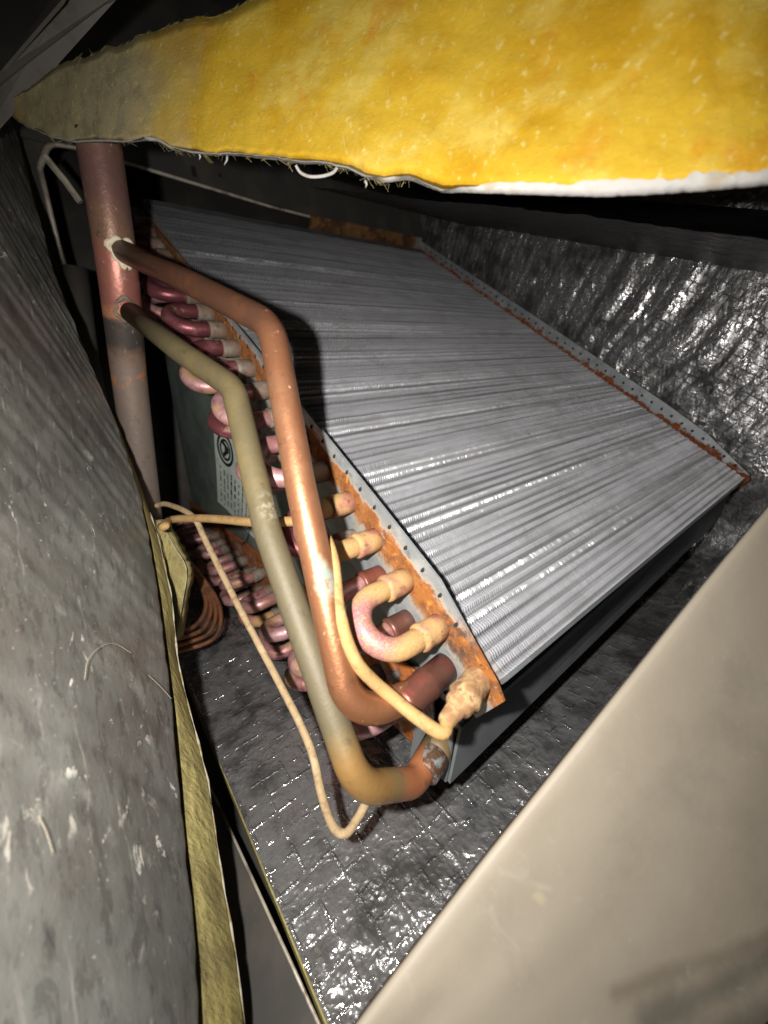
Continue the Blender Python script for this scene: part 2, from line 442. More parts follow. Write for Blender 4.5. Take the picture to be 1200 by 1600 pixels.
def foil(name, dirt=0.3, rough=0.22, base=(0.42, 0.42, 0.44), rot=(0, 0, 0), dirs=('X', 'Y'), pitch=(0.0135, 0.0115), crush=0.5, crush_at=None, streak=None, grid=0.3):
    """glossy facing pulled over a reinforcing scrim: creased yarn lines, smooth dark cells, crumpled patches"""
    m = Mat(name, base, rough, 0.92)
    m.layer((0.045, 0.043, 0.042), m.noise(28, 0.34, 0.62, detail=8), rough=0.40, metal=0.45, k=dirt)
    m.layer((0.06, 0.058, 0.06), m.noise(300, 0.55, 0.72, detail=6), rough=0.5, metal=0.3, k=.5)
    m.layer((0.30, 0.29, 0.27), m.noise(420, 0.69, 0.74, detail=5, off=(3, 3, 0)), rough=0.7, metal=0.0, k=.7)
    vw = m.node('ShaderNodeTexNoise'); vw.inputs['Scale'].default_value = 60; vw.inputs['Detail'].default_value = 3
    m.L(m.tc.outputs['Object'], vw.inputs['Vector'])
    ad = m.node('ShaderNodeVectorMath', operation='SCALE'); ad.inputs['Scale'].default_value = 0.012; m.L(vw.outputs['Color'], ad.inputs[0])
    av = m.node('ShaderNodeVectorMath', operation='ADD'); m.L(ad.outputs[0], av.inputs[0]); m.L(m.tc.outputs['Object'], av.inputs[1])
    patch = m.noise(24, 0.44, 0.66, detail=4, off=(5, 5, 5))
    if crush_at: patch = m.mx(patch, m.ball(*crush_at, wob=.03, wscale=40))
    for sc_, k_ in ((140, 1.0), (330, .5)):
        vo = m.node('ShaderNodeTexVoronoi'); vo.inputs['Scale'].default_value = sc_
        m.L(av.outputs[0], vo.inputs['Vector']); m.height(m.mul(vo.outputs['Distance'], patch), k_ * crush)
    m.height(m.noise(110, detail=5, dist=0.8, rough=.5), 0.55)
    m.height(m.noise(700, detail=3), 0.10)
    lines = None
    for d_, p_ in zip(dirs, pitch):
        w = m.node('ShaderNodeTexWave', wave_type='BANDS', bands_direction=d_)
        w.inputs['Scale'].default_value = 0.314159 / p_; w.inputs['Distortion'].default_value = 0.55
        w.inputs['Detail'].default_value = 3; w.inputs['Detail Scale'].default_value = 2.2; w.inputs['Detail Roughness'].default_value = .6
        m.L(m.coord(rot=rot), w.inputs['Vector'])
        l = m.ramp(w.outputs['Fac'], 0.945, 1.0)
        lines = l if lines is None else m.mx(lines, l)
    m.height(m.mul(lines, m.noise(160, .42, .68, detail=4)), grid)
    if streak: m.height(m.noise(95, detail=5, rough=.55, dist=.5, rot=rot, stretch=streak), .85)
    m.bump(0.0026, 0.68)
    return m.m
FOIL_FLOOR = foil('crinkled_black_foil', 0.90, 0.12, (0.62, 0.62, 0.64), crush=.75, crush_at=((-.20, -.30, 0.02), .10, .22), grid=.50)
FOIL_WALL = foil('crinkled_silver_foil', 0.92, 0.13, (0.60, 0.60, 0.62), rot=(R(-32.5), 0, 0), dirs=('Y', 'Z'), pitch=(.0088, .0075), crush=.42, streak=(1, 1, .16), grid=.62)
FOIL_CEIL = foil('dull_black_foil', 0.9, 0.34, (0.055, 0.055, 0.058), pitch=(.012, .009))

DUSTY = Mat('dusty_grey_foil', (0.215, 0.22, 0.205), 0.40, 0.55)
DARKM = Mat('dark_duct_metal', (0.075, 0.073, 0.068), 0.5, 0.3)
DARKM.layer((0.12, 0.105, 0.09), DARKM.noise(25, 0.4, 0.7, detail=8)); DARKM.layer((0.2, 0.19, 0.17), DARKM.noise(400, 0.7, 0.76), k=.5)
RIMM = Mat('bare_rim_metal', (0.55, 0.50, 0.42), 0.5, 0.2)
RIMM.layer((0.28, 0.24, 0.19), RIMM.noise(90, 0.42, 0.66, detail=8)); RIMM.layer((0.09, 0.045, 0.03), RIMM.noise(50, 0.6, 0.72, detail=8, off=(2, 0, 0)), k=.8)
BEIGE = Mat('cream_painted_metal', (0.235, 0.205, 0.163), 0.62, 0.0)
BROWNPIPE = None

# ================================================================== SETTING
ZF = 0.0                       # foil floor
SLOPE = R(36)
def structure(name, v, f, mat, smooth=False):
    o = obj(name, v, f, mat, smooth=smooth); o['kind'] = 'structure'; return o
# dark sheet-metal casing behind and under everything
structure('floor', *box(-0.20, 0.60, -0.10, 0.75, -0.062, -0.060), DARKM.m)
structure('wall_back', *box(-0.30, 0.62, 0.742, 0.744, -0.058, 0.60), DARKM.m)
structure('wall_right', *box(0.535, 0.537, -0.08, 0.74, -0.058, 0.60), DARKM.m)
structure('ceiling', *box(-0.30, 0.53, 0.10, 0.74, 0.602, 0.604), DARKM.m)

# ================================================================== FOIL LINED BOARDS
def board(name, label, cat, P, U, Vd, nu, nv, nrm, thick, hfun, mat, core=None):
    """insulation board: crinkled foil facing on a fibreglass core. P corner, U and Vd edge vectors, nrm facing normal"""
    P = np.array(P, float); U = np.array(U, float); Vd = np.array(Vd, float); nrm = np.array(nrm, float)
    t = thing(name, label, cat, tuple(P + (U + Vd) / 2 - nrm * thick))
    u, v = np.meshgrid(np.linspace(0, 1, nu), np.linspace(0, 1, nv), indexing='ij')
    lu, lv = np.linalg.norm(U), np.linalg.norm(Vd)
    h = hfun(u * lu, v * lv)
    pts = P + u[..., None] * U + v[..., None] * Vd + h[..., None] * nrm
    obj('foil_facing', pts.reshape(-1, 3), grid_faces(nu, nv), mat, t, smooth=True)
    c0 = P - nrm * 0.010
    q = [c0, c0 + U, c0 + U + Vd, c0 + Vd]
    vv = q + [p - nrm * (thick - 0.010) for p in q]
    obj('fibreglass_core', vv, [(0, 1, 2, 3), (7, 6, 5, 4), (0, 4, 5, 1), (1, 5, 6, 2), (2, 6, 7, 3), (3, 7, 4, 0)], core or FOILCORE.m, t)
    return t
def strings(x, y, px, py, amp, seed):
    """reinforcing scrim under the foil: fine ridges on a slightly wandering grid"""
    wx = x + 0.0016 * (vnoise(x * 40, y * 30, seed) - .5) * 2
    wy = y + 0.0016 * (vnoise(x * 30, y * 40, seed + 5) - .5) * 2
    dx = np.abs((wx / px + .5) % 1 - .5) * px; dy = np.abs((wy / py + .5) % 1 - .5) * py
    g = np.exp(-(dx / 0.0011) ** 2) * (0.35 + 0.9 * vnoise(x * 130, y * 90, seed + 9))
    k = np.exp(-(dy / 0.0011) ** 2) * (0.25 + 0.9 * vnoise(x * 90, y * 130, seed + 11))
    return amp * np.maximum(g, k)
def h_floor(x, y):
    h = 0.010 * (fbm(x * 9, y * 7, 3, 3) - .5)
    h += 0.0022 * (fbm(x * 70, y * 60, 21, 3) - .5)
    # wilder crumpling at the near end
    near = np.clip((0.16 - y) / 0.12, 0, 1)
    h += near * 0.0095 * (np.abs(fbm(x * 60 + y * 30, y * 45, 41, 3) - .45))
    return h
board('floor_insulation_board', 'black foil-faced insulation board lying as the duct floor under the coil', 'insulation board',
      (0.0140, -0.03, ZF), (0.475, 0, 0), (0, 0.62, 0), 330, 420, (0, 0, 1), 0.022, h_floor, FOIL_FLOOR)
def h_wall(y, z):
    h = 0.008 * (fbm(y * 9, z * 8, 53, 3) - .5)
    # drawn wrinkles that climb the wall
    q = y * 0.845 + z * 0.535 + 0.006 * (fbm(y * 18, z * 18, 61, 2) - .5)
    am = 0.3 + 1.1 * vnoise(y * 18, z * 10, 77)
    h += 0.0045 * am * (fbm(q * 70 + 1.5 * vnoise(y * 14, z * 14, 71), (z * 0.845 - y * 0.535) * 9, 73, 3) - .5) * 2
    h += 0.0016 * (fbm(y * 90, z * 90, 81, 3) - .5)
    return h
# right wall, facing -X
board('wall_insulation_board', 'wrinkled silver foil insulation board standing as the right wall behind the coil', 'insulation board',
      (0.500, -0.04, -0.015), (0, 0.60, 0), (0, 0, 0.56), 330, 300, (-1, 0, 0), 0.022, h_wall, FOIL_WALL)
sl = R(23.5)
cd = np.array([0, math.cos(sl), math.sin(sl)]); cn = np.array([0, math.sin(sl), -math.cos(sl)])
def h_ceil(x, y):
    return 0.004 * (fbm(x * 14, y * 10, 91, 3) - .5) + 0.0016 * (fbm(x * 60, y * 150, 93, 3) - .5) - strings(x, y, .011, .009, .0004, 95)
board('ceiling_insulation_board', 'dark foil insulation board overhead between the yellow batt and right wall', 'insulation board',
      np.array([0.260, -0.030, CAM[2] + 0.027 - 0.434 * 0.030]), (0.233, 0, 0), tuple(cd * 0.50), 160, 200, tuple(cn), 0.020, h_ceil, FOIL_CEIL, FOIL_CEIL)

# ================================================================== EVAPORATOR COIL
BLW = Vector((0.1001, 0.0710, 0.1004))            # lower left corner of the upper finned face
T1 = 0.040; WID = 0.380; LEN = 0.520
SL1 = Matrix.Translation(BLW) @ Matrix.Rotation(SLOPE, 4, 'X')     # x along tubes, y up the slope, z out of the face
BLI = SL1 @ Vector((0, 0, -T1))
SL2 = Matrix.Translation(Vector((0.1001, BLI.y + 0.002, BLI.z - 0.004)))   # lower slab: z = 0 is its inner (upper) face
coil = thing('evaporator_coil', 'large rusty A-shaped evaporator coil with aluminium fins and copper tubes in the duct', 'evaporator coil',
             (BLW.x + 0.19, BLW.y + 0.02, 0.006))
def part(name, vf, mat, local=None, smooth=False, parent=None, **k):
    return obj(name, vf[0], vf[1], mat, parent or coil, smooth=smooth, local=local, **k)

# --- fins of the upper slab: every fin is a rippled strip with a real front edge
def fin_pack(nf, xs0, xs1, ln, depth, seed, ns):
    rng = np.random.default_rng(seed)
    s = np.linspace(0.0005, ln, ns)
    pitch = 0.0100
    band = np.floor(s / pitch * 2)
    amp = 0.55 + 0.9 * vnoise(band * 1.37, band * 0 + seed, seed)
    tri = np.abs((s / pitch * 2) % 1 - .5) * 2
    prof = (tri ** 1.5 - .5) * 0.0014 * amp + np.cos(2 * np.pi * s / pitch) * 0.00035
    prof += 0.0009 * (vnoise(s * 95, s * 0, seed + 3) - .5)
    rip = np.sin(2 * np.pi * s / pitch + 0.5) * 0.00010 * amp + np.sin(4 * np.pi * s / pitch) * 0.00012 * amp
    V = []; F = []
    cid = np.round(s / pitch * 2)
    tilt = 0.55 + 1.0 * vnoise(cid * 5.7, cid * 0 + 1.5, seed + 29)
    crest = np.clip((tri - .76) / .16, 0, 1) * np.clip(vnoise(np.round(s / pitch * 2) * 2.7, s * 0, seed + 19) * 1.5 - .2, .1, 1)
    fx = np.linspace(xs0, xs1, nf)
    for i in range(nf):
        x0 = fx[i]
        jit = 0.00014 * (fbm(s * 60, s * 0 + i * 0.45, seed + 7, 3) - .45) + 0.00010 * rng.normal()
        bent = 0.0003 * (vnoise(s * 240, s * 0 + i * 0.9, seed + 9) - .5) + 0.00030 * (vnoise(s * 900, s * 0 + i * 3.3, seed + 13) - .5)
        # combed-over scuffs
        zf = prof + 0.00045 * (vnoise(s * 30, s * 0 + i * 0.12, seed + 15) - .5)
        x = x0 + rip + jit + bent
        xb = x0 + rip * 0.5
        th = 0.00020 + 0.00105 * crest * np.clip(1.6 * fbm(s * 0 + i * 0.22, cid * 3.1, seed + 21, 3) + .1, .15, 1)
        tl_ = (th - 0.00020) * tilt * (0.8 + 0.4 * vnoise(s * 0 + i * .7, cid * 2.3, seed + 23) + 0.30 * np.clip(rng.normal(), -1.5, 1.5))
        blk = np.stack([np.stack([xb - th / 2, s, np.full_like(s, -depth)], 1),
                        np.stack([x - th / 2, s, zf - tl_], 1),
                        np.stack([x + th / 2, s, zf], 1),
                        np.stack([xb + th / 2, s, np.full_like(s, -depth)], 1)], 1)
        V.append(blk.reshape(-1, 3))
        F.append(grid_faces(ns, 4, i * ns * 4))
    return np.concatenate(V), np.concatenate(F)
part('fin_slab', box(0.004, WID - 0.004, 0.0006, LEN - 0.002, -T1 + 0.001, -0.0075), CORE.m, SL1)
fs = [o for o in coil.children if o.name.startswith('fin_slab')][0]
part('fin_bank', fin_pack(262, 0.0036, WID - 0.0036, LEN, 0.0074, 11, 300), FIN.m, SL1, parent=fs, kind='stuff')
part('bottom_fin_strip', box(0.003, WID - 0.003, -0.0012, 0.0004, -0.0125, -0.0006), GALV.m, SL1, parent=fs)
# frosted bent strip along the top of the fins
xs = np.linspace(0.003, WID - 0.004, 120)
tv = np.concatenate([np.stack([xs, np.full_like(xs, LEN - .014) + .002 * (fbm(xs * 90, xs * 0, 5, 3) - .5), .0012 + .0010 * fbm(xs * 150, xs * 0, 6, 2)], 1),
                     np.stack([xs, np.full_like(xs, LEN - .004), .0026 + .0016 * fbm(xs * 150, xs * 0 + 3, 7, 3)], 1),
                     np.stack([xs, np.full_like(xs, LEN + .004), -.0040 + 0 * xs], 1)])
tf = [(r * 120 + i, r * 120 + i + 1, (r + 1) * 120 + i + 1, (r + 1) * 120 + i) for r in range(2) for i in range(119)]
part('top_strip', (tv, tf), GALV.m, SL1, parent=fs)

# --- end plates of the upper slab
def outline_plate(x0, x1, top, bot):
    """sheet between two polylines [(s, z)] of equal length"""
    n = len(top); V = []
    for x in (x0, x1):
        V += [(x, s, z) for s, z in top] + [(x, s, z) for s, z in bot]
    F = []
    for i in range(n - 1):
        F.append((i, n + i, n + i + 1, i + 1)); F.append((2 * n + i, 2 * n + i + 1, 3 * n + i + 1, 3 * n + i))
        F.append((i, i + 1, 2 * n + i + 1, 2 * n + i)); F.append((n + i, 3 * n + i, 3 * n + i + 1, n + i + 1))
    F.append((0, 2 * n, 3 * n, n)); F.append((n - 1, 2 * n - 1, 4 * n - 1, 3 * n - 1))
    return V, F
def topz(s):
    pts = [(-0.006, -0.0045), (0.000, -0.0012), (0.043, 0.0098), (0.09, 0.0095), (0.178, 0.0078), (0.35, 0.0025), (0.53, -0.006)]
    return float(np.interp(s, [p[0] for p in pts], [p[1] for p in pts]))
ss = [-0.006, 0, 0.02, 0.036, 0.043, 0.05, 0.09, 0.13, 0.178, 0.25, 0.35, 0.45, 0.53]
lp = part('end_plate', outline_plate(-0.0012, 0.0, [(s, topz(s)) for s in ss], [(s, -T1 - 0.002 if s > .01 else -0.027) for s in ss]), PLATE.m, SL1, label='left end plate streaked with orange rust')
slots = []
for k in range(40):
    s = 0.026 + 0.0127 * k
    z = topz(s) - 0.0042
    a0 = random.uniform(-.2, .2)
    v, f = ringtube((-0.0014, s, z), (-0.0022, s + 0.0002, z), [(0, 0.0011), (1, 0.0008)], 8)
    v = [Vector((p[0], s + (p[1] - s) * 0.75, z + (p[2] - z) * 1.35)) for p in v]
    slots.append((v, f))
part('edge_slots', join(slots), SLOT.m, SL1, parent=lp, kind='stuff')
def rtop(s):
    return float(np.interp(s, [-0.004, 0.0, 0.05, 0.10, 0.3, 0.53], [0.000, 0.0035, 0.0120, 0.0138, 0.0130, 0.0115]))
rs = [-0.004, 0, 0.02, 0.05, 0.10, 0.2, 0.3, 0.4, 0.53]
rp = part('end_plate', outline_plate(WID, WID + 0.0012, [(s, rtop(s)) for s in rs], [(s, -T1 - 0.002) for s in rs]), FLANGE.m, SL1, label='right end plate showing a dotted flange above the fins')
dots = []
for k in range(42):
    s = 0.014 + 0.0121 * k
    z = rtop(s) * 0.55
    dots.append(ringtube((WID - 0.0001, s, z), (WID - 0.0007, s, z), [(0, 0.0014), (1, 0.0011)], 8))
part('flange_holes', join(dots), SLOT.m, SL1, parent=rp, kind='stuff')

# --- lower slab
fs2 = part('fin_slab', box(0.004, WID - 0.004, 0.004, LEN, -T1, 0.0), CORE.m, SL2)
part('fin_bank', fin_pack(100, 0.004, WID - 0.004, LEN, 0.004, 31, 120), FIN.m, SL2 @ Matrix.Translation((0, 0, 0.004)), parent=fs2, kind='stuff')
ss2 = [0.012, 0.1, 0.2, 0.3, 0.4, 0.53]
part('end_plate', outline_plate(-0.0012, 0.0, [(s, 0.011) for s in ss2], [(s, -T1 - 0.002) for s in ss2]), PLATE2.m, SL2, label='lower left end plate rusted along its top edge')

# --- delta plate closing the wedge between the slabs
def P1(s, t): return SL1 @ Vector((0.004, s, -t))
dz2 = SL2.translation.z
dp = [P1(0.010, T1 + .001), P1(0.54, T1 + .001), Vector((0.1041, SL2.translation.y + 0.54, dz2 + 0.0045)), Vector((0.1041, SL2.translation.y + 0.012, dz2 + 0.0045))]
dv = dp + [p + Vector((0.0012, 0, 0)) for p in dp]
part('delta_plate', (dv, [(0, 1, 2, 3), (7, 6, 5, 4), (0, 4, 5, 1), (1, 5, 6, 2), (2, 6, 7, 3), (3, 7, 4, 0)]), DELTA.m)

# --- label on the delta plate
XL = 0.1031
LAB = Mat('label_paper', (0.72, 0.80, 0.74), 0.6)
LAB.layer((0.55, 0.62, 0.58), LAB.noise(60, .45, .7)); LAB.layer((0.22, 0.26, 0.23), LAB.noise(200, .64, .74, detail=6), k=.6)
INK = Mat('black_print', (0.02, 0.022, 0.022), 0.6)
q = [on(337, 655, 0, XL), on(343, 783, 0, XL), on(398, 842, 0, XL), on(408, 712, 0, XL)]
nq = 9
lv = []; 
for i in range(nq):
    for j in range(nq):
        a, b = i / (nq - 1), j / (nq - 1)
        p = (q[0] * (1 - b) + q[1] * b) * (1 - a) + (q[3] * (1 - b) + q[2] * b) * a
        curl = 0.0016 * max(0, 1 - a * 3) ** 2
        lv.append(p - Vector((0.0004 + curl + 0.0003 * math.sin(b * 7 + a * 3), 0, 0)))
lab = part('label', (lv, [tuple(x) for x in grid_faces(nq, nq)]), LAB.m, smooth=True, label='pale green paper label with round emblem and fine print')
def lp_pt(a, b, off=0.0012):
    p = (q[0] * (1 - b) + q[1] * b) * (1 - a) + (q[3] * (1 - b) + q[2] * b) * a
    return p - Vector((off + 0.0016 * max(0, 1 - a * 3) ** 2, 0, 0))
def lring(ca, cb, r0, r1, ea, eb, n=28):
    V = []; F = []
    for k in range(n):
        g = 2 * math.pi * k / n
        V += [lp_pt(ca + ea * r0 * math.cos(g), cb + eb * r0 * math.sin(g)), lp_pt(ca + ea * r1 * math.cos(g), cb + eb * r1 * math.sin(g))]
    for k in range(n):
        k2 = (k + 1) % n; F.append((2 * k, 2 * k + 1, 2 * k2 + 1, 2 * k2))
    return V, F
def lbar(a0, b0, a1, b1, w):
    d = Vector((a1 - a0, b1 - b0)); d.normalize(); e = Vector((-d.y, d.x)) * w / 2
    return [lp_pt(a0 + e.x, b0 + e.y), lp_pt(a0 - e.x, b0 - e.y), lp_pt(a1 - e.x, b1 - e.y), lp_pt(a1 + e.x, b1 + e.y)], [(0, 1, 2, 3)]
ec = (0.27, 0.235)
part('emblem', join([lring(*ec, .80, 1.0, .20, .175), lring(*ec, .50, .66, .20, .175),
                     lbar(ec[0] - .07, ec[1] - .07, ec[0] + .08, ec[1] - .02, .045), lbar(ec[0] + .08, ec[1] - .02, ec[0] - .05, ec[1] + .07, .045),
                     lbar(ec[0] + .0, ec[1] - .05, ec[0] + .01, ec[1] + .04, .04)]), INK.m, parent=lab)
rng = random.Random(3)
bars = []
for c_ in range(9):
    a0 = 0.13 + c_ * 0.095; b = 0.46 + 0.02 * (c_ % 3)
    while b < 0.93:
        l = rng.choice([.02, .03, .05, .07])
        big = 0.034 if c_ in (3, 4) and 0.5 < b < 0.7 else 0.020
        bars.append(lbar(a0, b, a0 + .004, min(b + l, .95), big)); b += l + rng.choice([.015, .02, .045])
part('printed_text', join(bars), INK.m, parent=lab, kind='stuff')
# thin grey wire hanging from the label corner
part('thin_wire', tube(catmull([on(400, 770, 0, .098), on(391, 800, 0, .096), on(384, 836, 0, .094), on(377, 850, 0, .094), on(372, 846, 0, .096)], 6), 0.0006, 8), GALV.m, smooth=True)

# --- return bends: a mesh with straight legs, U and flared cups, copied along the rows
PIT = 0.0254; RT = 0.0049
def bend_mesh(name, span, reach, mat, mess=0.0):
    h = span / 2
    path = [Vector((0.004, -h, 0)), Vector((-(reach - h), -h, 0))]
    for k in range(1, 16):
        g = math.pi * k / 16
        path.append(Vector((-(reach - h) - h * math.sin(g), -h * math.cos(g), 0)))
    path += [Vector((-(reach - h), h, 0)), Vector((0.004, h, 0))]
    v, f = tube(path, RT, 14)
    return mesh_of(name, v, f, mat, True)
def collar_mesh(name, mat, r=0.0060, l=0.0115):
    v, f = ringtube((0.003, 0, 0), (-l, 0, 0), [(0, r * .97), (.55, r * .99), (.80, r), (.86, r * 1.035), (.94, r * 1.04), (1.0, r * .96), (1.02, RT * .98)], 16)
    return mesh_of(name, v, f, mat, True)
ME_D = bend_mesh('return_bend', PIT, 0.0315, BEND_DUSTY)
ME_P = bend_mesh('return_bend', PIT, 0.0335, BEND_PURPLE)
ME_K = bend_mesh('return_bend', PIT, 0.0325, BEND_DARK)
ME_CD = collar_mesh('collar', STUB_DUSTY, 0.0060, 0.0125)
ME_CG = collar_mesh('collar', COLLAR, 0.0058, 0.0110)
ME_CR = collar_mesh('collar', JOINT_RED, 0.0060, 0.0125)
def add_bend(slab, s_mid, t, me, mc, tilt=0.0, droop=0.0, span=PIT):
    b = bpy.data.objects.new('return_bend', me); link(b)
    mw = slab @ Matrix.Translation((-0.0012, s_mid, -t)) @ Matrix.Rotation(tilt, 4, 'X') @ Matrix.Rotation(droop, 4, 'Y')
    place(b, mw, coil)
    for sg in (-1, 1):
        c = bpy.data.objects.new('collar', mc); link(c)
        c.parent = b; c.location = (0, sg * PIT / 2, 0)
    return b
SA = 0.0052                 # slope position of the lowest tube of the outer row
TA, TB = 0.0095, 0.0262
rb = random.Random(5)
# outer row of the upper slab: (1,2) is the big dusty one, then pairs up the slope
for a in range(1, 20, 2):
    s = SA + (a + .5) * PIT
    if s > LEN - .01: break
    me, mc = (ME_D, ME_CD) if a <= 3 else ((ME_P, ME_CG) if a in (5,7) else (ME_K, ME_CG))
    bd = add_bend(SL1, s, TA, me, mc, tilt=rb.uniform(-.06, .06) if a > 1 else .0, droop=rb.uniform(-.06, .06))
    if a == 1: bd['label'] = 'large dusty tan return bend with a purple outer side'
for a in range(1, 20, 2):
    s = SA + 0.0127 + (a + .5) * PIT
    if s > LEN - .01: break
    me, mc = (ME_P, ME_CR) if a < 3 else ((ME_K, ME_CG) if a % 4 == 3 else (ME_P, ME_CG))
    add_bend(SL1, s, TB, me, mc, tilt=rb.uniform(-.14, .14), droop=rb.uniform(-.14, .06))
# lower slab: two rows of bends under its rusty top edge
for a in range(0, 20, 2):
    s = 0.030 + (a + .5) * PIT
    if s > LEN - .01: break
    add_bend(SL2, s, 0.0105, ME_P if a % 4 else ME_P, ME_CG, tilt=rb.uniform(-.3, .12), droop=rb.uniform(-.08, .08))
for a in range(0, 20, 2):
    s = 0.043 + (a + .5) * PIT
    if s > LEN - .01: break
    add_bend(SL2, s, 0.0285, ME_P if a % 6 else ME_D, ME_CG, tilt=rb.uniform(-.12, .25), droop=rb.uniform(-.08, .08))

# --- suction header with its brazed branches
hp = [at(153, 212, .208), at(185, 400, .222), at(207, 600, .252), at(231, 812, .326)]
hd = [hp[0], hp[1] * .5 + (hp[0] + (hp[3] - hp[0]) * .30) * .5, hp[0] + (hp[3] - hp[0]) * .55, hp[3]]
HR = 0.0109
HEAD = Mat('heat_tinted_header', (0.21, 0.125, 0.095), 0.40, 0.45)
org = coil.location
ax0, ax1 = hd[0] - org, hd[-1] - org
def along(m, f0, f1, wob=0.0, ws=120, axis2=(ax0, ax1)):
    """mask rising between two fractions of the way along a straight run (header heat tint, colour changes of the branches)"""
    A, B = Vector(axis2[0]), Vector(axis2[1]); d = (B - A); L2 = d.length_squared
    dt = m.node('ShaderNodeVectorMath', operation='DOT_PRODUCT')
    m.L(m.tc.outputs['Object'], dt.inputs[0]); dt.inputs[1].default_value = tuple(d / L2)
    ad = m.node('ShaderNodeMath', operation='SUBTRACT'); m.L(dt.outputs['Value'], ad.inputs[0]); ad.inputs[1].default_value = A.dot(d) / L2
    v = ad.outputs[0]
    if wob: v = m.madd(m.noise(ws, detail=4), 2 * wob, v, -wob)
    return m.ramp(v, f0, f1)
def between(m, a, b, c_, d, **k): return m.mul(along(m, a, b, **k), m.inv(along(m, c_, d, **k)))
HEAD.layer((0.30, 0.165, 0.10), HEAD.noise(45, 0.42, 0.62, detail=5), k=.7)
HEAD.layer((0.20, 0.10, 0.095), between(HEAD, 0.0, .05, .10, .16, wob=.03), k=.7)
HEAD.layer((0.34, 0.125, 0.10), between(HEAD, .19, .215, .33, .35, wob=.012), k=.85)
HEAD.layer((0.42, 0.18, 0.10), between(HEAD, .325, .342, .355, .368, wob=.008), rough=.6)
HEAD.layer((0.040, 0.036, 0.033), between(HEAD, .355, .372, .415, .47, wob=.03), rough=.6, metal=.2, k=.95)
HEAD.layer((0.21, 0.175, 0.155), along(HEAD, .42, .50, wob=.03), rough=.55, metal=.3, k=.8)
HEAD.layer((0.50, 0.20, 0.085), HEAD.mul(between(HEAD, .44, .48, .52, .56, wob=.03), HEAD.noise(60, .50, .60, off=(7, 1, 0))), k=.8)
HEAD.layer((0.30, 0.27, 0.24), HEAD.noise(260, 0.62, 0.72, detail=6), rough=.8, metal=0, k=.6)
HEAD.layer((0.08, 0.05, 0.04), HEAD.noise(180, 0.58, 0.72, detail=7, off=(3, 3, 3)), k=.6)
HEAD.height(HEAD.noise(300, detail=6), 1.0); HEAD.bump(0.0005, 0.5)
hdr = part('suction_header', tube(catmull(hd, 12), HR, 32), HEAD.m, smooth=True)
# upper branch: brown arm, bright copper drop, elbow back to the plate
PR = 0.0060
jA = SL1 @ Vector((-0.001, 0.0168, -0.0236))      # copper joint on the end plate
jO = SL1 @ Vector((-0.001, -0.0052, -0.0585))     # olive joint at the apex
up = [at(190, 392, .2235), at(300, 444, .192), at(424, 508, .163), at(470, 760, .150), at(549, 1125, .139), jA + Vector((-0.020, -0.0028, 0.001)), jA]
UPM = Mat('copper_suction_branch', (0.145, 0.068, 0.042), 0.45, 0.5)
dseg = (up[2] - org, up[4] - org)
UPM.layer((0.23, 0.09, 0.045), UPM.noise(80, 0.45, 0.65, detail=5), k=.6)
UPM.layer((0.40, 0.175, 0.09), along(UPM, -.02, .10, wob=.03, axis2=dseg), rough=.38, metal=.72)
UPM.layer((0.50, 0.26, 0.145), UPM.mul(between(UPM, .03, .25, .5, .75, wob=.1, ws=60, axis2=dseg), UPM.noise(60, .4, .65, off=(2, 2, 2))), k=.7)
UPM.layer((0.32, 0.14, 0.068), along(UPM, .62, .86, wob=.05, ws=60, axis2=dseg), k=.8)
UPM.layer((0.30, 0.085, 0.05), UPM.ball(jA - org, 0.016, 0.028, wob=.004), k=.7)
vg = at(506, 893, .139) - org
UPM.layer((0.13, 0.235, 0.215), UPM.mul(UPM.ball(vg, 0.0024, 0.0052, wob=.0022, wscale=260, stretch=(1, 1, .33)), UPM.noise(240, .30, .46)), rough=.9, metal=0, k=.8)
UPM.layer((0.12, 0.06, 0.035), UPM.noise(140, 0.56, 0.74, detail=9, rough=.7, off=(6, 6, 1)), k=.55)
UPM.layer((0.42, 0.33, 0.25), UPM.noise(350, 0.64, 0.72, detail=6), rough=.8, metal=0, k=.5)
UPM.height(UPM.noise(420, detail=5), 1.0); UPM.bump(0.0004, 0.45)
upb = part('branch_pipe', tube(fillet(up, [0, .05, .024, .1, .020, .008, 0], 10), PR, 28), UPM.m, smooth=True, label='bright copper branch pipe with brown upper arm')
cdir = (up[-2] - up[-1]).normalized()
part('joint_collar', ringtube(jA - cdir * .002, jA + cdir * .030, [(0, PR * 1.08), (.44, PR * 1.10), (.48, PR * 1.16), (.54, PR * 1.16), (.58, PR * 1.10), (.95, PR * 1.07), (1.0, PR * 1.0)], 24), JOINT_RED, smooth=True, parent=upb)
# lower branch: olive pipe
lo = [at(205, 489, .2340), at(280, 548, .205), at(365, 606, .186), at(418, 830, .166), at(560, 1232, .140), jO + Vector((-0.026, -0.0065, -0.0015)), jO + Vector((-.006, 0, 0))]
LOM = Mat('olive_tarnished_branch', (0.115, 0.093, 0.047), 0.6, 0.10)
lseg = (lo[2] - org, lo[4] - org)
LOM.layer((0.165, 0.125, 0.058), LOM.noise(40, 0.42, 0.64, detail=5), k=.7)
LOM.layer((0.090, 0.075, 0.046), between(LOM, .25, .5, .86, .96, wob=.06, ws=50, axis2=lseg), k=.8)
LOM.layer((0.23, 0.12, 0.035), LOM.ball(lo[4] - org, 0.010, 0.024, wob=.004, wscale=90), rough=.4, k=.75)
LOM.layer((0.32, 0.105, 0.045), LOM.ball(lo[5] - org, 0.011, 0.020, wob=.004, wscale=120), rough=.45, k=.8)
LOM.layer((0.36, 0.34, 0.28), LOM.mul(LOM.ball(at(430, 785, .163) - org, 0.006, 0.010, wob=.003), LOM.noise(300, .42, .6)), rough=.9, metal=0, k=.4)
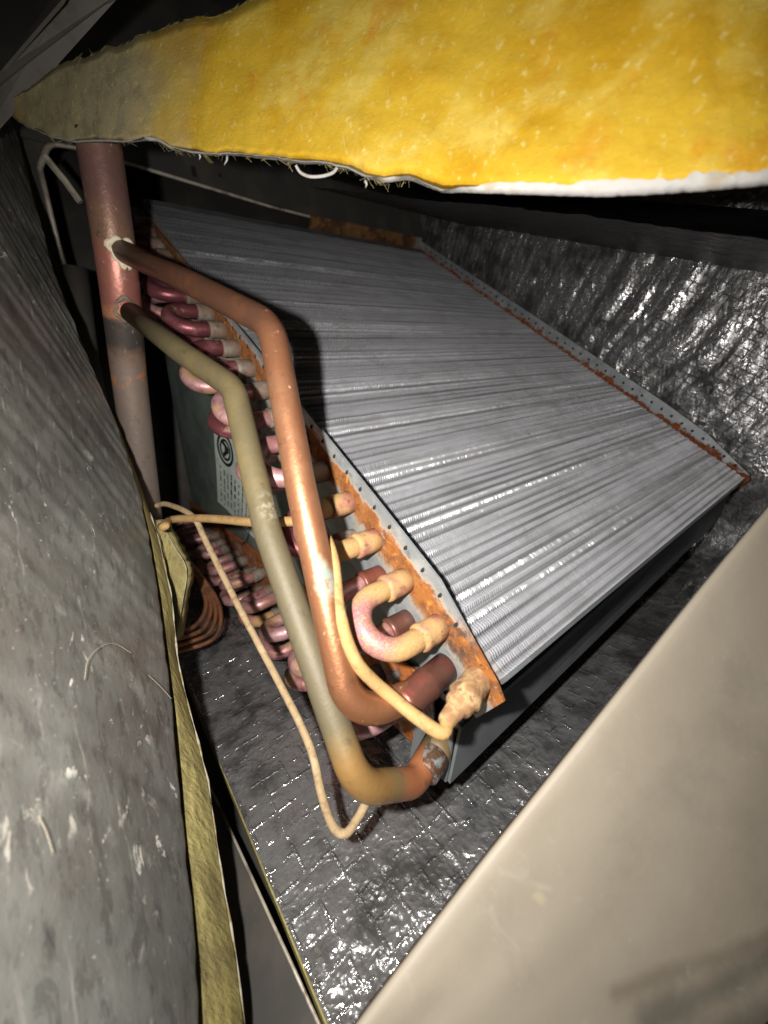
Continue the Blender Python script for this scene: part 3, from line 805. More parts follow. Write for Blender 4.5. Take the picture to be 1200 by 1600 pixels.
LOM.layer((0.05, 0.042, 0.028), LOM.noise(150, 0.56, 0.72, detail=9, rough=.7, off=(3, 1, 1)), k=.6)
LOM.height(LOM.noise(420, detail=5), 1.0); LOM.bump(0.0004, 0.45)
lob = part('branch_pipe', tube(fillet(lo, [0, .05, .020, .1, .017, .012, 0], 10), PR, 28), LOM.m, smooth=True, label='olive tarnished branch pipe with brassy elbow')
odir = (lo[-2] - lo[-1]).normalized()
part('joint_collar', ringtube(jO + odir * -.006, jO + odir * .0125, [(0, PR * 1.08), (.45, PR * 1.12), (.8, PR * 1.14), (1, PR * 1.08)], 24), LOM.m, smooth=True, parent=lob)
part('braze_patch', ringtube(jO + odir * .0105, jO + odir * .0215, [(0, PR * 1.02), (.06, PR * 1.14), (.3, PR * 1.18), (.65, PR * 1.12), (.9, PR * 1.06), (1, PR * 1.0)], 24), SILVER, smooth=True, parent=lob)
# braze beads laid along the curve where each branch meets the header
def bead(p0, p1, r, mat, seed):
    d = (p1 - p0).normalized()
    i = min(range(len(hd_path) - 1), key=lambda k: (hd_path[k] - p0).length)
    ax = (hd_path[i + 1] - hd_path[max(i - 1, 0)]).normalized(); q0 = hd_path[i]
    N = (ax - d * ax.dot(d)).normalized(); B = d.cross(N)
    rr = random.Random(seed); ph = rr.uniform(0, 6); pts = []; n = 40
    for k in range(n + 1):
        g = 2 * math.pi * k / n
        c_ = p0 + (N * math.cos(g) + B * math.sin(g)) * (PR * 1.04 + .0007 * math.sin(g * 3 + ph) + .0005 * math.sin(g * 7 + ph))
        w = c_ - q0; wp = w - ax * w.dot(ax); dp_ = d - ax * d.dot(ax)
        a_, b_, c2_ = dp_.dot(dp_), 2 * wp.dot(dp_), wp.dot(wp) - HR * HR
        disc = max(b_ * b_ - 4 * a_ * c2_, 0)
        pts.append(c_ + d * ((-b_ + math.sqrt(disc)) / (2 * a_)))
    return tube(pts, lambda t: r * (1 + .28 * math.sin(t * 19 + ph) + .15 * math.sin(t * 47)), 8, caps=False)
hd_path = catmull(hd, 12)
part('braze_ring', bead(up[0], up[1], .0017, FLUX, 3), FLUX, smooth=True, parent=hdr)
part('braze_ring', bead(lo[0], lo[1], .0010, COLLAR, 5), COLLAR, smooth=True, parent=hdr)

# --- distributor capillaries
CR = 0.0024
jC = SL1 @ Vector((-0.001, SA, -TA))              # crusty coupling of the lowest outer tube
cdx = Vector((-1, -0.16, -0.10)).normalized()
cp = part('capillary_coupling', ringtube(jC + cdx * -.003, jC + cdx * .024, [(0, .0057), (.12, .0060), (.40, .0061), (.45, .0066), (.52, .0067), (.56, .0055), (.66, .0056), (.70, .0050), (.74, .0038), (.90, .0034), (.96, .0033), (1, .0027)], 22), CRUST, smooth=True)
tip = jC + cdx * .022
c1 = [on(246, 800, 0, .062), at(252, 822, .262), at(268, 812, .256), at(320, 810, .232), at(400, 816, .198), at(470, 816, .178), at(505, 836, .157), at(521, 880, .148), at(531, 960, .141), at(556, 1032, .139), at(606, 1084, .143), tip + cdx * .006, tip]
part('capillary_tube', tube(catmull(c1, 8), lambda t: .0019 + .0006 * min(1, t * 1.6), 14, wob=.05), CAPDUST, smooth=True, label='tan dust-coated capillary curving down to the crusty coupling')
c2 = [at(244, 790, .268), at(262, 788, .262), at(300, 806, .242), at(322, 846, .231), at(368, 938, .211), at(430, 1055, .190), at(482, 1160, .170), at(502, 1240, .160), at(521, 1292, .156), at(540, 1302, .155), at(558, 1280, .156), at(580, 1240, .159), at(604, 1205, .165)]
part('capillary_tube', tube(catmull(c2, 8), 0.0018, 14, wob=.04), CAPPALE, smooth=True, label='pale dusty capillary drooping to a low loop above the floor')
for k in range(4):
    o_ = k * 9.5
    cc = [at(262 - k * 2, 812 + k * 3, .33), at(272 + k * 2, 850 + o_ * .3, .335), at(302 + o_ * .45, 893 + o_ * .3, .335), at(322 + o_ * .75, 940 + o_ * .35, .325), at(308 + o_ * .95, 975 + o_ * .75, .310), at(270 + o_ * .2, 992 + o_ * .95, .292), at(255, 1000 + o_, .285)]
    part('capillary_tube', tube(catmull(cc, 7), 0.0019, 12), CAPBROWN, smooth=True, label=None)

# --- grey drip channel under the apex, small bolt, rusted bracket at the top
dc = [(0.0985, 0.0900, 0.0635), tuple(at(703, 1225, .174)), tuple(at(1120, 815, .392)), (0.4800, 0.0785, 0.0900)]
dcv = [Vector(p) for p in dc]
back = [p + Vector((0, .0014, .0006)) for p in dcv]
lipv = [at(642, 1184, .200), Vector((0.4750, 0.118, 0.0450))]
drip = part('drip_channel', join([(dcv + back, [(0, 1, 2, 3), (7, 6, 5, 4), (0, 4, 5, 1), (1, 5, 6, 2), (2, 6, 7, 3), (3, 7, 4, 0)]),
                                  ([dcv[1] + Vector((0, .0015, .0005)), lipv[0], lipv[1], dcv[2] + Vector((0, .0015, .0005)), dcv[1] + Vector((0, .0015, .0017)), lipv[0] + Vector((0, 0, .0012)), lipv[1] + Vector((0, 0, .0012)), dcv[2] + Vector((0, .0015, .0017))],
                                   [(3, 2, 1, 0), (4, 5, 6, 7), (0, 1, 5, 4), (1, 2, 6, 5), (2, 3, 7, 6), (3, 0, 4, 7)])]), GALV.m)
ep = [Vector((0.0960, 0.0925, 0.0620)), dcv[1] + Vector((-.001, .0014, .0005)), at(640, 1182, .198), at(650, 1130, .198)]
part('channel_end', (ep + [p + Vector((0.0012, 0, 0)) for p in ep], [(3, 2, 1, 0), (4, 5, 6, 7), (0, 1, 5, 4), (1, 2, 6, 5), (2, 3, 7, 6), (3, 0, 4, 7)]), GALV.m, parent=drip)
bl_ = on(620, 1055, 0, 0.0988)
part('bolt', join([ringtube(bl_, bl_ + Vector((-.0035, 0, 0)), [(0, .0028), (.8, .0028), (1, .0022)], 6)]), GALV.m)
part('rusted_bracket', box(0.190, WID, 0.5245, 0.5260, -0.012, 0.016), RUST.m, SL1)

# ================================================================== DUCT OPENING: rim, frame and back panels
fr = thing('duct_opening_frame', 'dark metal frame with thin pale rim around the opening behind the coil', 'duct frame', (0.25, 0.5, 0.2))
yb = 0.505
rimp = [on(112, 470, 1, yb), on(62, 262, 1, yb), on(76, 224, 1, yb), on(128, 232, 1, yb), on(190, 252, 1, yb), on(420, 322, 1, yb), on(662, 384, 1, yb)]
obj('rim', *tube(fillet(rimp, [0, .01, .012, .02, .05, .1, 0], 6), lambda t: 0.0019 + .0006 * math.sin(t * 40), 8), RIMM.m, fr, smooth=True)
tl = on(76, 224, 1, yb + .003); tr = on(662, 384, 1, yb + .003)
v = [Vector((-0.12, yb + .003, 0.62)), Vector((0.53, yb + .003, 0.62)), Vector((0.53, yb + .003, tr.z)), tr, tl, Vector((-0.12, yb + .003, tl.z))]
obj('upper_panel', v + [p + Vector((0, .0015, 0)) for p in v], [(5, 4, 3, 2, 1, 0), (6, 7, 8, 9, 10, 11)] + [(i, (i + 1) % 6, (i + 1) % 6 + 6, i + 6) for i in range(6)], DARKM.m, fr)
lb = on(150, 640, 1, yb + .003); l2 = on(62, 262, 1, yb + .003)
v = [Vector((-0.12, yb + .003, tl.z - .0005)), tl + Vector((0, 0, -.0005)), l2, Vector((l2.x - .008, yb + .003, 0.0)), Vector((-0.12, yb + .003, 0.0))]
obj('side_panel', v + [p + Vector((0, .0015, 0)) for p in v], [(4, 3, 2, 1, 0), (5, 6, 7, 8, 9)] + [(i, (i + 1) % 5, (i + 1) % 5 + 5, i + 5) for i in range(5)], DARKM.m, fr)
for px, py, w, h in ((303, 268, .004, .009), (344, 274, .003, .003)):
    c_ = on(px, py, 1, yb + .0022)
    obj('slot', *box(c_.x - w / 2, c_.x + w / 2, c_.y - .0006, c_.y + .0005, c_.z - h / 2, c_.z + h / 2), SLOT.m, fr)
# a loose pale strip leaning in the corner behind the header
st = [on(70, 244, 1, .44), on(126, 316, 1, .44)]
o = obj('metal_strip', *tube([st[0], (st[0] + st[1]) / 2 + Vector((.001, 0, 0)), st[1]], .0027, 6), RIMM.m)
o['label'] = 'short pale metal strip leaning in the corner behind the header pipe'; o['category'] = 'metal strip'
# faint dark drain pipe beyond the opening
o = obj('drain_pipe', *tube([on(118, 420, 1, .46), on(135, 560, 1, .46), on(178, 760, 1, .46)], .0095, 16), DARKM.m, smooth=True)
o['label'] = 'dark vertical pipe in the shadow left of the copper header'; o['category'] = 'pipe'
structure('wall_left', *box(-0.125, -0.123, 0.12, 0.74, -0.058, 0.60), DARKM.m)

# ================================================================== LEFT DUSTY INSULATION PANEL
lpn = thing('dusty_duct_board', 'big dusty grey foil duct board on the left with yellow cut edge', 'duct board', tuple(at(200, 1200, .2)))
A, B, Cc = at(350, 1600, .128), at(238, 830, .232), at(0, 900, .118)
pn = (B - A).cross(Cc - A).normalized()
if pn.dot(Vector(CAM) - A) < 0: pn = -pn
def onp(px, py, dd=0.0):
    r = Vector(ray(px, py)); return Vector(CAM) + r * ((A + pn * dd - Vector(CAM)).dot(pn) / r.dot(pn))
edge = [(30, 215), (52, 300), (88, 430), (140, 560), (188, 672), (221, 765), (240, 840), (256, 930), (268, 1020), (280, 1110), (291, 1220), (298, 1300), (310, 1400), (320, 1500), (326, 1610), (329, 1680)]
edge3 = [onp(*e) for e in edge]
left3 = []
for i, e in enumerate(edge):
    y = [-120, 60, 250, 420, 560, 680, 790, 880, 960, 1060, 1170, 1280, 1400, 1520, 1640, 1720][i]
    left3.append(onp(-120, y))
nu, nv = len(edge), 90
# resample along the edge finely
def resample(pl, n):
    P = [np.array(p) for p in pl]; L = np.concatenate([[0], np.cumsum([np.linalg.norm(P[i + 1] - P[i]) for i in range(len(P) - 1)])])
    t = np.linspace(0, L[-1], n); P = np.array(P)
    return np.stack([np.interp(t, L, P[:, k]) for k in range(3)], 1)
NE = 260
E3 = resample(edge3, NE); L3 = resample(left3, NE)
tt = np.linspace(0, 1, nv) ** 1.0
G = E3[:, None, :] * (1 - tt)[None, :, None] + L3[:, None, :] * tt[None, :, None]
uu = np.cumsum(np.concatenate([[0], np.linalg.norm(np.diff(E3, axis=0), axis=1)]))[:, None] + 0 * tt[None, :]
ww = np.linalg.norm(G - E3[:, None, :], axis=2)
hh = 0.0030 * (fbm(uu * 16, ww * 16, 7, 2) - .5) + 0.0006 * (fbm(uu * 50, ww * 90, 8, 3) - .5)
hh -= 0.003 * np.clip(1 - ww / 0.006, 0, 1) ** 2
hh += 0.0010 * (vnoise(uu * 170, ww * 0, 4) - .5)
G = G + hh[..., None] * np.array(pn)
# local frame of the panel so that its dirt runs with the board
ez = pn; ey = (edge3[0] - edge3[-1]).normalized(); ey = (ey - ez * ey.dot(ez)).normalized(); ex = ey.cross(ez)
LPM = Matrix(((ex.x, ey.x, ez.x, A.x), (ex.y, ey.y, ez.y, A.y), (ex.z, ey.z, ez.z, A.z), (0, 0, 0, 1)))
inv = np.array(LPM.inverted())
Gl = (np.c_[G.reshape(-1, 3), np.ones(NE * nv)] @ inv.T)[:, :3]
DUSTY.layer((0.31, 0.315, 0.30), DUSTY.noise(11, 0.42, 0.64, detail=5), rough=.6, metal=.3, k=.6)
DUSTY.layer((0.11, 0.10, 0.098), DUSTY.noise(22, 0.48, 0.66, detail=9, rough=.65, off=(1, 3, 0)), k=.22)
DUSTY.layer((0.22, 0.175, 0.155), DUSTY.noise(9, 0.48, 0.66, detail=6, off=(4, 1, 0)), k=.6)
DUSTY.layer((0.055, 0.052, 0.05), DUSTY.noise(200, 0.52, 0.62, detail=7, rough=.7, stretch=(1, .4, 1)), k=.4)
DUSTY.layer((0.42, 0.40, 0.35), DUSTY.mul(DUSTY.noise(150, 0.60, 0.66, detail=6, dist=1.5, stretch=(1, .5, 1), off=(2, 0, 0)), DUSTY.noise(22, .50, .62, off=(6, 2, 0))), rough=.8, metal=0, k=.85)
wv = DUSTY.node('ShaderNodeTexWave', wave_type='BANDS', bands_direction='X'); wv.inputs['Scale'].default_value = 25; wv.inputs['Distortion'].default_value = 3.2; wv.inputs['Detail Scale'].default_value = 1.6; wv.inputs['Detail'].default_value = 6
DUSTY.L(DUSTY.coord((1, .6, 1)), wv.inputs['Vector'])
DUSTY.layer((0.34, 0.31, 0.27), DUSTY.mul(DUSTY.ramp(wv.outputs['Fac'], 0.972, 1.0), DUSTY.noise(38, .46, .66, detail=8, rough=.7)), rough=.8, metal=0, k=.5)
wd = DUSTY.node('ShaderNodeTexWave', wave_type='BANDS', bands_direction='DIAGONAL'); wd.inputs['Scale'].default_value = 9; wd.inputs['Distortion'].default_value = 2.5; wd.inputs['Detail Scale'].default_value = 2
DUSTY.L(DUSTY.coord((1, 1, 1)), wd.inputs['Vector'])
DUSTY.layer((0.30, 0.28, 0.25), DUSTY.mul(DUSTY.ramp(wd.outputs['Fac'], 0.975, 1.0), DUSTY.noise(60, .47, .64, detail=8, rough=.7)), rough=.8, metal=0, k=.4)
DUSTY.layer((0.40, 0.38, 0.34), DUSTY.noise(520, 0.66, 0.72, detail=4), rough=.8, metal=0, k=.7)
DUSTY.layer((0.035, 0.033, 0.034), DUSTY.mul(DUSTY.noise(95, 0.565, 0.60, detail=9, rough=.7, dist=1.0, stretch=(1.2, .38, 1), off=(9, 0, 0)), DUSTY.noise(14, .44, .60, off=(3, 3, 3))), k=.35)
DUSTY.layer((0.62, 0.60, 0.55), DUSTY.mul(DUSTY.noise(75, 0.625, 0.645, detail=8, rough=.7, dist=1.6, stretch=(1.1, .4, 1), off=(4, 6, 0)), DUSTY.noise(9, .47, .56, off=(1, 8, 2))), rough=.8, metal=0, k=.85)
DUSTY.layer((0.12, 0.095, 0.085), DUSTY.mul(DUSTY.noise(6, .46, .62, detail=5, off=(2, 5, 1)), DUSTY.noise(60, .38, .60, detail=8, rough=.7, stretch=(1, .6, 1))), k=.5)
DUSTY.height(DUSTY.noise(130, detail=8, rough=.65, stretch=(1, .6, 1)), 1.0); DUSTY.bump(0.0009, 0.6)
face = obj('foil_facing', Gl, grid_faces(NE, nv), DUSTY.m, lpn, smooth=True, local=LPM)
# cut edge of yellow wool: from the facing's edge to the far paper edge
outer = [(32, 215), (54, 300), (90, 430), (142, 560), (191, 672), (226, 765), (250, 838), (272, 930), (279, 1020), (300, 1110), (331, 1220), (342, 1300), (358, 1400), (376, 1500), (390, 1610), (396, 1680)]
tdir = [at(o_[0], o_[1], (edge3[i] - Vector(CAM)).dot(Vector(M3[:, 2])) + 0.016) for i, o_ in enumerate(outer)]
O3 = resample(tdir, NE); nc = 26
tc = np.linspace(0, 1, nc)
K = E3[:, None, :] * (1 - tc)[None, :, None] + O3[:, None, :] * tc[None, :, None]
K = K - np.array(pn) * 0.0016
vdir = np.array(CAM) - K; vdir /= np.linalg.norm(vdir, axis=2)[..., None]
ku = np.linspace(0, 1, NE)[:, None] + 0 * tc[None, :]
K = K + vdir * (0.0030 * (fbm(ku * 60, tc[None, :] * 3 + ku * 4, 15, 4) - .5) + 0.0012 * np.sin(tc * math.pi)[None, :])[..., None]
back = E3 - np.array(pn) * 0.022
KK = np.concatenate([K.reshape(-1, 3), back, E3 - np.array(pn) * 0.002])
kf = grid_faces(NE, nc).tolist()
b0 = NE * nc
for i in range(NE - 1):
    kf.append([i * nc + nc - 1, (i + 1) * nc + nc - 1, b0 + i + 1, b0 + i])
obj('fibreglass_core', KK, kf, FOILCORE.m, lpn, smooth=True)
jag = np.array([0.0012 * (fbm(np.array([i * .11]), np.array([2.0]), 44, 3)[0] - .2) for i in range(NE)])
pe = K[:, -1, :]
per = [Vector(pe[i]) + Vector(pn) * jag[i] for i in range(150, NE)]
obj('paper_edge', *tube(per[::2], lambda t: .00034 + .00022 * math.sin(t * 90) + .0001 * math.sin(t * 311), 6), FACEEDGE.m, lpn, smooth=True)
# torn tongue of wool hanging below the header
tg = [(222, 812), (250, 812), (270, 850), (289, 882), (291, 906), (284, 945), (276, 1000), (266, 1000), (258, 962), (246, 900), (236, 850)]
cen = Vector((0, 0, 0)); tgv = []
for i, p in enumerate(tg):
    tgv.append(at(p[0], p[1], .262 - .012 * math.sin((p[1] - 810) / 190 * math.pi)))
cen = at(262, 890, .250)
def fan(tgv, cen, n=6):
    V = []; m_ = len(tgv)
    for r_ in range(n):
        for p in tgv: V.append(cen + (p - cen) * ((r_ + 1) / n))
    V.append(cen); F = []
    for r_ in range(n - 1):
        for i in range(m_):
            j = (i + 1) % m_; F.append((r_ * m_ + i, (r_ + 1) * m_ + i, (r_ + 1) * m_ + j, r_ * m_ + j))
    for i in range(m_): F.append((len(V) - 1, i, (i + 1) % m_))
    return V, F
tg2 = []
for i in range(len(tgv)):
    a_, b_ = tgv[i], tgv[(i + 1) % len(tgv)]
    for k in range(5):
        p = a_.lerp(b_, k / 5); tg2.append(p + Vector((random.uniform(-1, 1), random.uniform(-1, 1), random.uniform(-1, 1))) * .0008)
fv, ff = fan(tg2, cen, 14)
fv = [p - Vector(M3[:, 2]) * (.006 * (float(fbm(np.array([p.x * 90 + p.y * 60]), np.array([p.z * 110]), 9, 4)[0]) - .5)) for p in fv]
nf_ = len(fv)
fb = [p + Vector(M3[:, 2]) * 0.010 for p in fv]
m_ = len(tg2); oo = 13 * m_
side = [(oo + i, oo + nf_ + i, oo + nf_ + (i + 1) % m_, oo + (i + 1) % m_) for i in range(m_)]
obj('torn_wool', fv + fb, ff + [tuple(reversed([i + nf_ for i in q_])) for q_ in ff] + side, FOILCORE.m, lpn, smooth=True)
obj('paper_edge', *tube(catmull([at(250, 812, .258), at(270, 850, .252), at(289, 882, .248), at(291, 906, .248), at(284, 945, .249), at(277, 1000, .256)], 6), 0.0003, 6), FACEEDGE.m, lpn, smooth=True)
# hair-thin scratches / loose fibres lying on the board
fibs = []
rf = random.Random(12)
for pts in ([(132, 1062), (138, 1030), (158, 1010), (180, 1006), (205, 1020)], [(232, 1055), (250, 1072), (268, 1092)], [(60, 1275), (72, 1300), (82, 1332)]):
    fibs.append(tube(catmull([onp(px, py, .0018) for px, py in pts], 5), .00009, 5))
obj('loose_fibres', *join(fibs), FIBRE.m, lpn, kind='stuff')

# ================================================================== YELLOW FIBREGLASS BATT
bt = thing('yellow_fibreglass_batt', 'thick yellow fibreglass batt with torn white paper edge across the top', 'insulation batt', tuple(at(700, 290, .14)))
lip = [(8, 172), (40, 196), (80, 214), (120, 222), (150, 220), (180, 222), (205, 222), (228, 218), (246, 220), (268, 232), (300, 238), (330, 242), (372, 242), (400, 246), (440, 250), (475, 255), (510, 256), (545, 264), (570, 276), (600, 284), (640, 280), (665, 290), (690, 300), (740, 300), (790, 302), (850, 304), (940, 306), (1010, 303), (1100, 297), (1210, 287), (1330, 280)]
topc = [(8, 158), (60, 126), (100, 98), (140, 84), (200, 66), (240, 52), (285, 36), (330, 26), (370, 10), (400, -2), (440, -22), (490, -60), (560, -110), (640, -160), (760, -230), (900, -240), (1100, -240), (1330, -240)]
_bp = np.polyfit([0, 80, 160, 300, 450, 700, 950, 1330], [.232, .208, .191, .170, .152, .127, .107, .094], 4)
def bdepth(x): return float(np.polyval(_bp, x))
NB, NV = 330, 110
xl = np.linspace(8, 1330, NB)
lipy = np.interp(xl, [p[0] for p in lip], [p[1] for p in lip])
topx = np.linspace(8, 1330, NB); topy = np.interp(topx, [p[0] for p in topc], [p[1] for p in topc])
V = np.zeros((NB, NV, 3))
rngb = np.random.default_rng(2)
for i in range(NB):
    d0 = bdepth(xl[i])
    lipj = lipy[i] + 7 * (fbm(np.array([xl[i] * .08]), np.array([0.]), 5, 4)[0] - .5) * float(np.interp(xl[i], [500, 760], [1.6, .6]))
    tj = topy[i] + 16 * (fbm(np.array([xl[i] * .06]), np.array([4.]), 6, 3)[0] - .5)
    p0 = np.array(at(xl[i], lipj, d0)); p1 = np.array(at(topx[i], tj, d0 * float(np.interp(xl[i], [300, 800], [.96, .90]))))
    b_ = np.linspace(0, 1, NV)
    V[i] = p0[None] * (1 - b_)[:, None] + p1[None] * b_[:, None]
lenu = np.cumsum(np.concatenate([[0], np.linalg.norm(np.diff(V[:, 0], axis=0), axis=1)]))[:, None] + np.zeros((1, NV))
lenv = np.linalg.norm(V - V[:, :1], axis=2)
vd = np.array(CAM) - V; vd /= np.linalg.norm(vd, axis=2)[..., None]
hb = 0.005 * (fbm(lenu * 35, lenv * 45, 101, 3) - .5) + 0.0006 * (fbm(lenu * 200, lenv * 330, 102, 3) - .5)
bb = np.linspace(0, 1, NV)[None, :]
hb = hb - 0.010 * np.clip(1 - bb / 0.06, 0, 1) ** 2 * 0.6 - 0.010 * np.clip((bb - 0.92) / .08, 0, 1) ** 2
Vf = V + vd * hb[..., None]
away = np.array(M3[:, 2])
rdir = V - np.array(CAM)
lipb = np.array(CAM) + rdir[:, 0] * 1.28 + np.array([0, 0, 0.022]); topb = np.array(CAM) + rdir[:, -1] * 1.28 - np.array([0, 0, 0.010])
VV = np.concatenate([Vf.reshape(-1, 3), lipb, topb])
F = grid_faces(NB, NV).tolist(); o0 = NB * NV
for i in range(NB - 1):
    F.append([(i + 1) * NV, i * NV, o0 + i, o0 + i + 1]); F.append([i * NV + NV - 1, (i + 1) * NV + NV - 1, o0 + NB + i + 1, o0 + NB + i])
    F.append([o0 + i + 1, o0 + i, o0 + NB + i, o0 + NB + i + 1])
lo_ = bt.location
WOOL.layer((0.50, 0.29, 0.015), WOOL.noise(26, 0.42, 0.62, detail=6))
WOOL.layer((0.64, 0.48, 0.10), WOOL.noise(34, 0.50, 0.68, detail=7, off=(3, 1, 2), stretch=(1, 1, 1.6)), k=.8)
WOOL.layer((0.55, 0.24, 0.015), WOOL.noise(40, 0.56, 0.72, detail=5, off=(8, 1, 2)), k=.7)
# the far left of the batt is grey with old dust
gx = WOOL.node('ShaderNodeVectorMath', operation='DISTANCE'); WOOL.L(WOOL.tc.outputs['Object'], gx.inputs[0]); gx.inputs[1].default_value = tuple(at(120, 170, .2) - Vector(lo_))
gd = WOOL.madd(WOOL.noise(45, detail=6), 0.07, gx.outputs['Value'], -0.035)
WOOL.layer((0.36, 0.32, 0.20), WOOL.ramp(gd, 0.105, 0.035), k=.92)
WOOL.layer((0.22, 0.195, 0.12), WOOL.mul(WOOL.ramp(gd, 0.09, 0.02), WOOL.noise(110, .45, .65, detail=7)), k=.7)
WOOL.layer((0.74, 0.62, 0.24), WOOL.noise(380, 0.58, 0.70, detail=6), k=.5)
WOOL.height(WOOL.noise(480, detail=10, rough=.75, dist=.9, stretch=(1, 1, 1.3)), 1.0); WOOL.bump(0.0012, 0.55)
obj('fibreglass_core', VV, F, WOOL.m, bt, smooth=True)
# white paper facing peeping out under the wool
pv = []
NP = 330
for i in range(NP):
    x = xl[i]
    wpx = float(np.interp(x, [8, 130, 180, 230, 300, 430, 560, 600, 660, 690, 760, 900, 1200, 1330], [.5, .8, 1, 6, 1, 4, 1, 8, 5, 3, 15, 24, 28, 28])) * (0.55 + 0.9 * fbm(np.array([x * .035]), np.array([1.]), 66, 3)[0])
    d0 = bdepth(x)
    yb_ = lipy[i] + 2.5 * (fbm(np.array([x * .12]), np.array([9.]), 68, 2)[0] - .5) + 1.5
    p_lo = at(x, yb_, d0 - .0015); p_hi = at(x, yb_ - wpx, d0 - .0035)
    pv.append((p_hi, p_lo.lerp(p_hi, .3) - Vector(away) * .0012, p_lo, Vector(CAM) + (p_lo - Vector(CAM)) * 1.2 + Vector((0, 0, .012))))
PVv = [p for row in pv for p in row]
obj('paper_facing', PVv, [tuple(f) for f in grid_faces(NP, 4)], PAPER.m, bt, smooth=True)
# stray fibres standing off the wool
hairs = []
rh = random.Random(4)
for k in range(1100):
    i = rh.randrange(0, NB); 
    mode = rh.random()
    j = NV - 2 if mode < .35 and xl[i] < 420 else 1 if mode < .6 and xl[i] < 640 else (rh.randrange(2, NV - 2))
    if j not in (1, NV - 2):
        if xl[i] > 620 or rh.random() < .5: continue
    p = Vector(Vf[i, j]); out = Vector(vd[i, j])
    upv = Vector((Vf[i, min(j + 2, NV - 1)] - Vf[i, max(j - 2, 0)])).normalized()
    rt_ = Vector((Vf[min(i + 1, NB - 1), j] - Vf[max(i - 1, 0), j])).normalized()
    ln = rh.uniform(.0015, .0055)
    if j == 1: dv_ = (-upv * rh.uniform(.1, .9) + rt_ * rh.uniform(-1, 1) + out * rh.uniform(0, .3)).normalized()
    elif j == NV - 2: dv_ = (upv * rh.uniform(.2, .8) + rt_ * rh.uniform(-1, 1) + out * rh.uniform(0, .3)).normalized()
    else: dv_ = (out * rh.uniform(.1, .4) + rt_ * rh.uniform(-1, 1) + upv * rh.uniform(-1, 1)).normalized()
    mid = p + dv_ * ln * .5 + out * rh.uniform(0, .0012)
    hairs.append(tube([p, mid, p + dv_ * ln - out * .0006], 0.00005, 3, caps=False))
obj('stray_fibres', *join(hairs), FIBREY.m, bt, kind='stuff')
lp_ = [at(462, 258, .150), at(470, 270, .152), at(485, 276, .154), at(505, 275, .154), at(520, 270, .152), at(527, 262, .150)]
obj('paper_curl', *tube(catmull(lp_, 6), .0006, 6), PAPER.m, bt, smooth=True)
for a_, b_ in (((355, 243), (350, 258)), ((571, 283), (571, 294)), ((311, 240), (311, 250))):
    d_ = bdepth(a_[0])
    obj('paper_tag', *tube([at(*a_, d_), at((a_[0] + b_[0]) / 2 + 2, (a_[1] + b_[1]) / 2, d_), at(*b_, d_ + .001)], lambda t: .0006 * (1.15 - t), 5), PAPER.m, bt, smooth=True)

# ================================================================== CREAM PANEL, lower right, close to the lens
cpn = thing('cream_sheet_panel', 'blurred cream painted sheet metal panel close to the lens at lower right', 'metal panel', tuple(at(900, 1400, .13)))
ed = [(1330, 645), (1200, 800), (1100, 922), (1000, 1047), (900, 1172), (800, 1297), (700, 1425), (640, 1503), (565, 1600), (500, 1690)]
edd = [.148, .140, .133, .126, .119, .112, .106, .101, .096, .091]
far = [(1500, 900), (1450, 1050), (1400, 1200), (1350, 1350), (1300, 1480), (1200, 1600), (1050, 1720), (950, 1780), (800, 1850), (650, 1900)]
NEd, NW = 120, 50
E_ = resample([at(*ed[i], edd[i]) for i in range(10)], NEd)
Fr = resample([at(*far[i], edd[i] * .93) for i in range(10)], NEd)
tw = np.linspace(0, 1, NW)
Q = E_[:, None] * (1 - tw)[None, :, None] + Fr[:, None] * tw[None, :, None]
qn = np.cross(E_[-1] - E_[0], Fr[60] - E_[60]); qn /= np.linalg.norm(qn)
if qn @ (np.array(CAM) - E_[60]) < 0: qn = -qn
lu_ = np.linspace(0, 1, NEd)[:, None] + 0 * tw[None, :]
bulge = 0.0016 * (fbm(lu_ * 5, tw[None, :] * 4, 201, 2) - .5)
roll = -0.0008 * np.clip(1 - tw / 0.05, 0, 1)[None, :] ** 2
Q = Q + qn * (bulge + roll)[..., None]
Qb = Q - qn * 0.0022
VV = np.concatenate([Q.reshape(-1, 3), Qb.reshape(-1, 3)])
F = grid_faces(NEd, NW).tolist() + [list(reversed(q_)) for q_ in grid_faces(NEd, NW, NEd * NW).tolist()]
for i in range(NEd - 1):
    F.append([(i + 1) * NW, i * NW, NEd * NW + i * NW, NEd * NW + (i + 1) * NW])
co = Vector(cpn.location)
def onq(px, py):
    r = ray(px, py); return Vector(np.array(CAM) + r * (((E_[60] - np.array(CAM)) @ qn) / (r @ qn))) - co
BEIGE.layer((0.205, 0.175, 0.137), BEIGE.noise(18, .42, .68, detail=6), k=.6)
